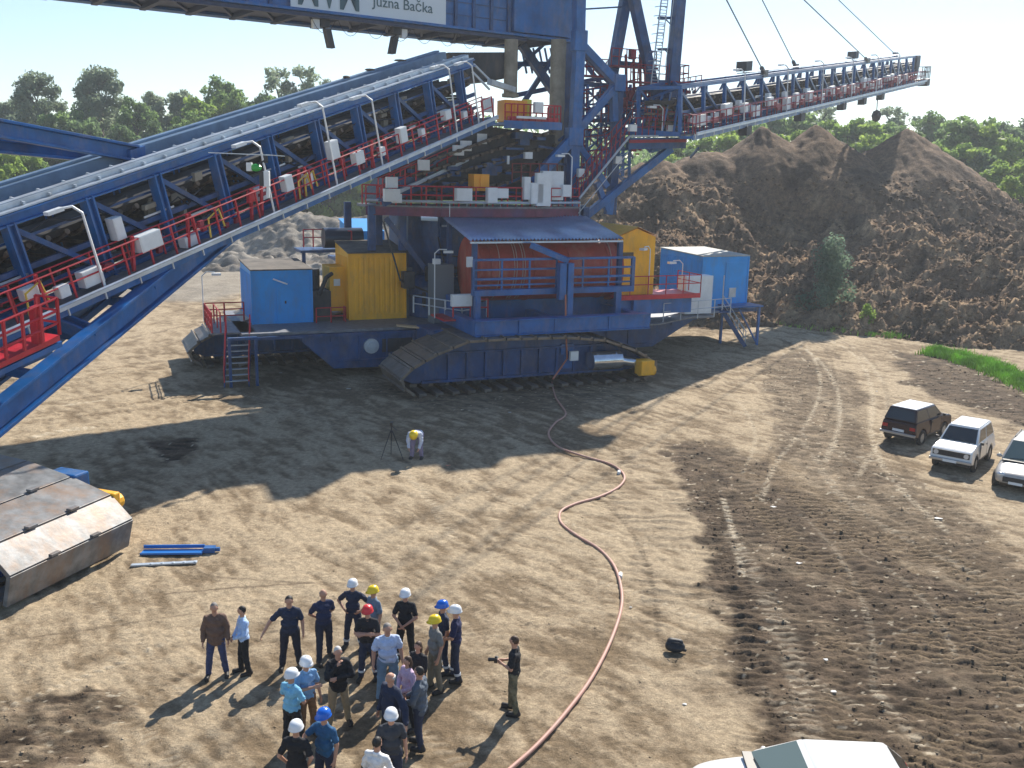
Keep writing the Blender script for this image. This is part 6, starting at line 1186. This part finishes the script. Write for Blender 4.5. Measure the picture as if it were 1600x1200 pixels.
def offroader(loc, ang, paint, label, roofp=None, plate=True, clean=True):
    r = root('parked_car', loc, label, 'car', 'off-road cars parked at the edge of the yard', rz=ang-math.pi/2); LOCALS.add(r.name)
    top = [(.74, .62), (.72, .90), (.60, .965), (-.10, 1.06), (-.30, 1.08), (-2.72, 1.08), (-2.86, .98), (-2.90, .60)]
    g = side_solid(lowerbody((-2.90, .74), .8, .36, .8, ((-2.2, .40), (0, .40)), .4, top), .80, .73, .80); body = g.build('body', paint, r, bevel=.035); autosmooth(body, 35)
    g = frustum(MB(), (-2.84, -.16, .735, 1.07), (-2.62, -.80, .60, 1.60)); cabn = g.build('cabin', paint, r, bevel=.03); autosmooth(cabn, 35)
    g = MB(); g.box(-.56, .56, -2.58, -.84, 1.598, 1.635); o = g.build('roof', roofp or paint, cabn, bevel=.03)
    b, t = (-2.84, -.16, .735, 1.07), (-2.62, -.80, .60, 1.60)
    fr = [(b[2], b[1], b[3]), (-b[2], b[1], b[3]), (-t[2], t[1], t[3]), (t[2], t[1], t[3])]; rr_ = [(-b[2], b[0], b[3]), (b[2], b[0], b[3]), (t[2], t[0], t[3]), (-t[2], t[0], t[3])]
    rt_ = [(b[2], b[0], b[3]), (b[2], b[1], b[3]), (t[2], t[1], t[3]), (t[2], t[0], t[3])]; lf = [(-b[2], b[1], b[3]), (-b[2], b[0], b[3]), (-t[2], t[0], t[3]), (-t[2], t[1], t[3])]
    g = MB(); panel(g, fr, .05, .95, .06, .93, .006); g.build('windscreen', GLASS, cabn); g = MB(); panel(g, rr_, .06, .94, .08, .9, .006); g.build('rear_window', GLASS, cabn)
    for f_, fl in ((rt_, 0), (lf, 1)):
        for u0, u1 in ((.05, .47), (.52, .92)):
            if fl: u0, u1 = 1-u1, 1-u0
            g = MB(); panel(g, f_, u0, u1, .10, .90, .006); g.build('side_window', GLASS, cabn)
    for s in (-1, 1):
        g = MB(); g.box(s*.8-.01*(s > 0), s*.8+.01*(s < 0), 0, 0, 0, 0) if 0 else None; g.obox((s*.805, -.95, .74), V3((.006, 0, 0)), V3((0, .47, 0)), V3((0, 0, .30))); d_ = g.build('door', paint, r, bevel=.005); g = MB(); g.obox((s*.82, -1.3, .93), V3((.012, 0, 0)), V3((0, .07, 0)), V3((0, 0, .012))); g.build('handle', BLKP, d_)
        g = MB(); g.obox((s*.86, -.32, 1.13), V3((.07, 0, 0)), V3((0, .03, 0)), V3((0, 0, .055))); g.build('wing_mirror', BLKP, r, bevel=.01)
        g = MB(); g.cyl((s*.57, .735, .77), (s*.57, .765, .77), .095, 18); g.build('headlight', LAMPG, r)
        g = MB(); g.obox((s*.62, -2.905, .80), V3((.12, 0, 0)), V3((0, .015, 0)), V3((0, 0, .07))); g.build('tail_light', RLAMP, r)
        for y in (0, -2.2): wheel(r, s*.72, y)
    g = MB(); g.box(-.70, .70, .725, .750, .66, .89)
    for i in range(9): g.box(-.45+i*.1, -.42+i*.1, .75, .758, .69, .86)
    g.build('grille', BLKP, r); g = MB(); g.box(-.80, .80, .74, .86, .46, .57); g.box(-.8, .8, -3.02, -2.90, .46, .57); g.build('bumper', CHROME, r, bevel=.02)
    g = MB(); g.box(-.26, .26, -2.925, -2.91, .60, .71); g.box(-.26, .26, .865, .872, .455, .56); g.build('number_plate', WHITE, r); g = MB(); g.box(-.70, .70, -2.8, .6, .30, .44); g.build('chassis', BLKP, r)
    g = MB(); g.box(-.66, .66, .585, .60, .962, .972); g.box(-.70, -.69, -.12, .6, .98, 1.0); g.box(.69, .70, -.12, .6, .98, 1.0)
    for s in (-1, 1):
        g.mark()
        for y in (-.46, -1.44): g.obox((s*.812, y, .72), V3((.003, 0, 0)), V3((0, .008, 0)), V3((0, 0, .32)))
        g.obox((s*.805, -1.1, .42), V3((.012, 0, 0)), V3((0, .7, 0)), V3((0, 0, .03)))
    g.build_each('panel_gap', BLKP, r)
    g = MB(); g.tube([(-.45, -.12, 1.10), (-.1, -.22, 1.20)], .008, 4); g.tube([(.1, -.12, 1.10), (.45, -.22, 1.20)], .008, 4); g.build('wiper', BLKP, r)
    return r
offroader((18.05, 37.45, 0), math.radians(-128.98), PW, 'white boxy off-road car facing the camera, middle of the three cars at right')
offroader((19.15, 42.85, 0), math.radians(43.2), PM, 'maroon off-road car with a white roof parked tail to the camera', PW)
def hatch(loc, ang, paint, label, L_=4.1, roof_z=1.48, w_=.85, rails=False, group=None, dz=0.0, dc=0.0):
    """rounded car lofted from cross sections: front axle at the origin, nose towards +y"""
    r = root('parked_car', loc, label, 'car', group, rz=ang-math.pi/2); LOCALS.add(r.name)
    f, re = .78, -(L_-.78); wb = 2.5
    sec = [(f, .50, .42, .62), (f-.06, .66, .34, .70), (f-.28, .78, .28, .78), (0, w_, .26, .86), (-.45, w_, .26, .93), (-.75, w_, .26, .97), (-1.4, w_, .26, .98), (-2.2, w_, .26, .99), (-wb, w_, .26, 1.0), (re+.35, w_*.97, .28, 1.0), (re+.08, w_*.88, .34, .94), (re, w_*.80, .45, .84)]
    sec = [(y, hw, zb, zt+dz) for y, hw, zb, zt in sec]
    g = MB(); vs = []; fs = []
    for y, hw, zb, zt in sec:
        h_ = zt-zb
        for x, z in ((0, zt+.03), (hw*.55, zt+.018), (hw*.86, zt-.02), (hw*.98, zt-.12*h_/.6-.02), (hw, zb+h_*.5), (hw*.97, zb+.08), (hw*.85, zb), (0, zb)): vs.append((x, y, z))
        for x, z in ((hw*.85, zb), (hw*.97, zb+.08), (hw, zb+h_*.5), (hw*.98, zt-.12*h_/.6-.02), (hw*.86, zt-.02), (hw*.55, zt+.018)): vs.append((-x, y, z))
    n = 14
    for i in range(len(sec)-1):
        for j in range(n): a, b = i*n+j, i*n+(j+1) % n; fs.append((a, a+n, b+n, b))
    fs.append(tuple(range(n))); fs.append(tuple((len(sec)-1)*n+j for j in range(n))[::-1]); g.add(vs, fs); body = g.build('body', paint, r, smooth=True); m = body.modifiers.new('s', 'SUBSURF'); m.levels = m.render_levels = 2
    b, t = (re+.10, -.42-dc, w_*.92, .95+dz), (re+.55, -1.28-dc*.9, w_*.68, roof_z)
    g = frustum(MB(), b, t); cb_ = g.build('cabin', paint, r); bv = cb_.modifiers.new('b', 'BEVEL'); bv.width = .09; bv.segments = 4; autosmooth(cb_, 50)
    g = frustum(MB(), (t[0]-.02, t[1]+.0, t[2]*.97, roof_z-.012), (t[0]+.12, t[1]-.14, t[2]*.80, roof_z+.045)); o = g.build('roof', paint, cb_); bv = o.modifiers.new('b', 'BEVEL'); bv.width = .04; bv.segments = 3; autosmooth(o, 60)
    fr = [(b[2], b[1], b[3]), (-b[2], b[1], b[3]), (-t[2], t[1], t[3]), (t[2], t[1], t[3])]; rr_ = [(-b[2], b[0], b[3]), (b[2], b[0], b[3]), (t[2], t[0], t[3]), (-t[2], t[0], t[3])]
    rt_ = [(b[2], b[0], b[3]), (b[2], b[1], b[3]), (t[2], t[1], t[3]), (t[2], t[0], t[3])]; lf = [(-b[2], b[1], b[3]), (-b[2], b[0], b[3]), (-t[2], t[0], t[3]), (-t[2], t[1], t[3])]
    g = MB(); panel(g, fr, .06, .94, .02, .93, .008); ws = g.build('windscreen', mat('tinted_glass', (.12, .16, .14), .05, spec=.9), cb_); g = MB(); panel(g, rr_, .1, .9, .1, .9, .008); g.build('rear_window', GLASS, cb_)
    g = MB(); a = [V3(q) for q in fr]; g.tube([a[0].lerp(a[1], .2).lerp(a[3].lerp(a[2], .2), .08)+V3((0, .02, .02)), a[0].lerp(a[1], .5).lerp(a[3].lerp(a[2], .5), .14)+V3((0, .02, .02))], .01, 4); g.tube([a[0].lerp(a[1], .55).lerp(a[3].lerp(a[2], .55), .08)+V3((0, .02, .02)), a[0].lerp(a[1], .88).lerp(a[3].lerp(a[2], .88), .16)+V3((0, .02, .02))], .01, 4); g.build('wiper', BLKP, ws)
    g = MB(); g.box(-w_*.80, w_*.80, -.47-dc, -.30-dc, .93+dz, .985+dz); g.build('cowl', BLKP, r)
    for f_, fl in ((rt_, 0), (lf, 1)):
        for u0, u1 in ((.08, .36), (.40, .66), (.70, .9)):
            if fl: u0, u1 = 1-u1, 1-u0
            g = MB(); panel(g, f_, u0, u1, .12, .88, .008); g.build('side_window', GLASS, cb_)
    for s in (-1, 1):
        g = MB(); g.ell((s*(w_*.62), f-.12, .66), .17, .10, .09); g.build('headlight', LAMPG, r, smooth=True); g = MB(); g.ell((s*(w_*.80), re+.10, .86), .09, .10, .17); g.build('tail_light', RLAMP, r, smooth=True)
        g = MB(); g.ell((s*(w_*1.0), -.66, 1.03), .11, .06, .075); g.build('wing_mirror', paint, r, smooth=True)
        for y in (0, -wb): wheel(r, s*(w_-.08), y, .32, .2)
        if rails: g = MB(); g.tube([(s*t[2]*.85, t[0]+.1, roof_z+.02), (s*t[2]*.85, t[0]+.2, roof_z+.09), (s*t[2]*.85, t[1]-.2, roof_z+.09), (s*t[2]*.85, t[1]-.1, roof_z+.02)], .016, 6); g.build('roof_rail', BLKP, cb_)
    g = MB(); g.box(-.45, .45, f-.03, f+.02, .42, .62); g.build('grille', BLKP, r, bevel=.01); g = MB(); g.box(-.24, .24, f+.02, f+.03, .36, .46); g.build('number_plate', WHITE, r)
    return r
a_ = G(1453, 712, .5); b_ = G(1557, 744, .5); dlt = b_-a_
hatch((17.9+dlt.x, 37.45+dlt.y+.05, 0), math.radians(-126), PS, 'dusty silver estate car with dark windscreen cut by the right edge of the photo', L_=4.3, roof_z=1.62, w_=.86, rails=True)
nz = G(1078, 1190, .62); hatch((nz.x+.62, nz.y-1.05, 0), math.radians(178), PW, 'clean white hatchback cut by the bottom edge of the photo', L_=4.05, roof_z=1.5, dz=.13, dc=-.08)
# ------------------------------------------------------------ drone parts
g = MB(); g.obox(c*0+WY(408, 262, 33), Vector((.16, 0, 0)), Vector((0, .1, 0)), EZ*.1); 
c = WY(400, 262, 33); g = MB(); g.ell(c, .20, .14, .13, n=10); g.build('drone_body', mat('green_shell', (.03, .38, .06), .4), dr_)
g = MB(); g.obox(c+Vector((-.22, 0, .02)), Vector((.09, 0, 0)), Vector((0, .1, 0)), EZ*.14); g.mark(); g.obox(c+Vector((.36, -.02, -.36)), Vector((.09, 0, 0)), Vector((0, .1, 0)), EZ*.26); g.mark(); g.obox(c+Vector((.38, 0, -.8)), Vector((.05, 0, 0)), Vector((0, .05, 0)), EZ*.2); g.build_each('battery_pack', WHITE, dr_, bevel=.02)
g = MB(); g.obox(c+Vector((.2, 0, -.36)), Vector((.08, 0, 0)), Vector((0, .08, 0)), EZ*.24); g.beam(c+Vector((0, 0, .08)), c+Vector((.34, 0, .26)), .05, .05); g.cyl(c+Vector((.34, 0, .16)), c+Vector((.34, 0, .40)), .07, 8); g.build('camera_gimbal', DARK, dr_)
g = MB(); g.beam(c+Vector((-1.55, -.05, .46)), c+Vector((.45, .02, .42)), .12, .03); g.build('rotor_blade', PALE, dr_); g = MB(); g.beam(c+Vector((.34, 0, .43)), c+Vector((.9, .3, .40)), .1, .03); g.build('rotor_blade', PALE, dr_)
# ------------------------------------------------------------ litter on the ground
PAPER = mat('pale_litter', (.62, .60, .56), .7)
for px, py, s, lb in [(1370, 612, .16, 'small white scrap on the tyre tracks beyond the maroon car'), (1467, 811, .26, 'long white scrap below the white off-road car'), (1248, 881, .18, 'white lump at the left of the churned tracks'), (1070, 1102, .12, 'tiny white scrap below the black bag'), (1290, 1032, .14, 'white scrap, upper of two on the churned tracks at bottom right'),
                      (1302, 1082, .15, 'white scrap, lower of two on the churned tracks at bottom right'), (1208, 793, .2, 'white lump at the top of the churned tracks'), (986, 950, .10, 'tiny white scrap just right of the hose'), (545, 608, .22, 'pale scrap in the shade left of the crawler'), (438, 583, .2, 'pale scrap in the shade right of the access stairs'), (797, 645, .16, 'pale scrap in the shade in front of the crawler'), (700, 728, .22, 'flat orange-pink sheet at the edge of the shade')]:
    c = G(px, py); g = MB(); n = 7; a0 = [(c+Vector((s*.7*random.uniform(.4, 1)*math.cos(6.28*k/n), s*.5*random.uniform(.3, 1)*math.sin(6.28*k/n), random.uniform(.01, .03)))) for k in range(n)]; g.prism(a0, EZ*.015)
    tag(g.build('scrap', PAPER if 'orange' not in lb else mat('orange_sheet', (.65, .25, .15), .6), loc=tuple(c)), lb, 'scrap')
# ------------------------------------------------------------ haze
hz = MB(); hz.box(-700, 700, -20, 700, -1.6, 60); HZM = bpy.data.materials.new('haze'); HZM.use_nodes = True; n_ = HZM.node_tree.nodes; n_.clear(); om = n_.new('ShaderNodeOutputMaterial'); pv = n_.new('ShaderNodeVolumePrincipled')
pv.inputs['Color'].default_value = (.86, .93, 1, 1); pv.inputs['Density'].default_value = HAZE; pv.inputs['Anisotropy'].default_value = .3; HZM.node_tree.links.new(pv.outputs[0], om.inputs['Volume'])
if HAZE > 0: o = hz.build('haze', HZM); o['kind'] = 'stuff'; o['label'] = 'thin pale haze over the far trees'
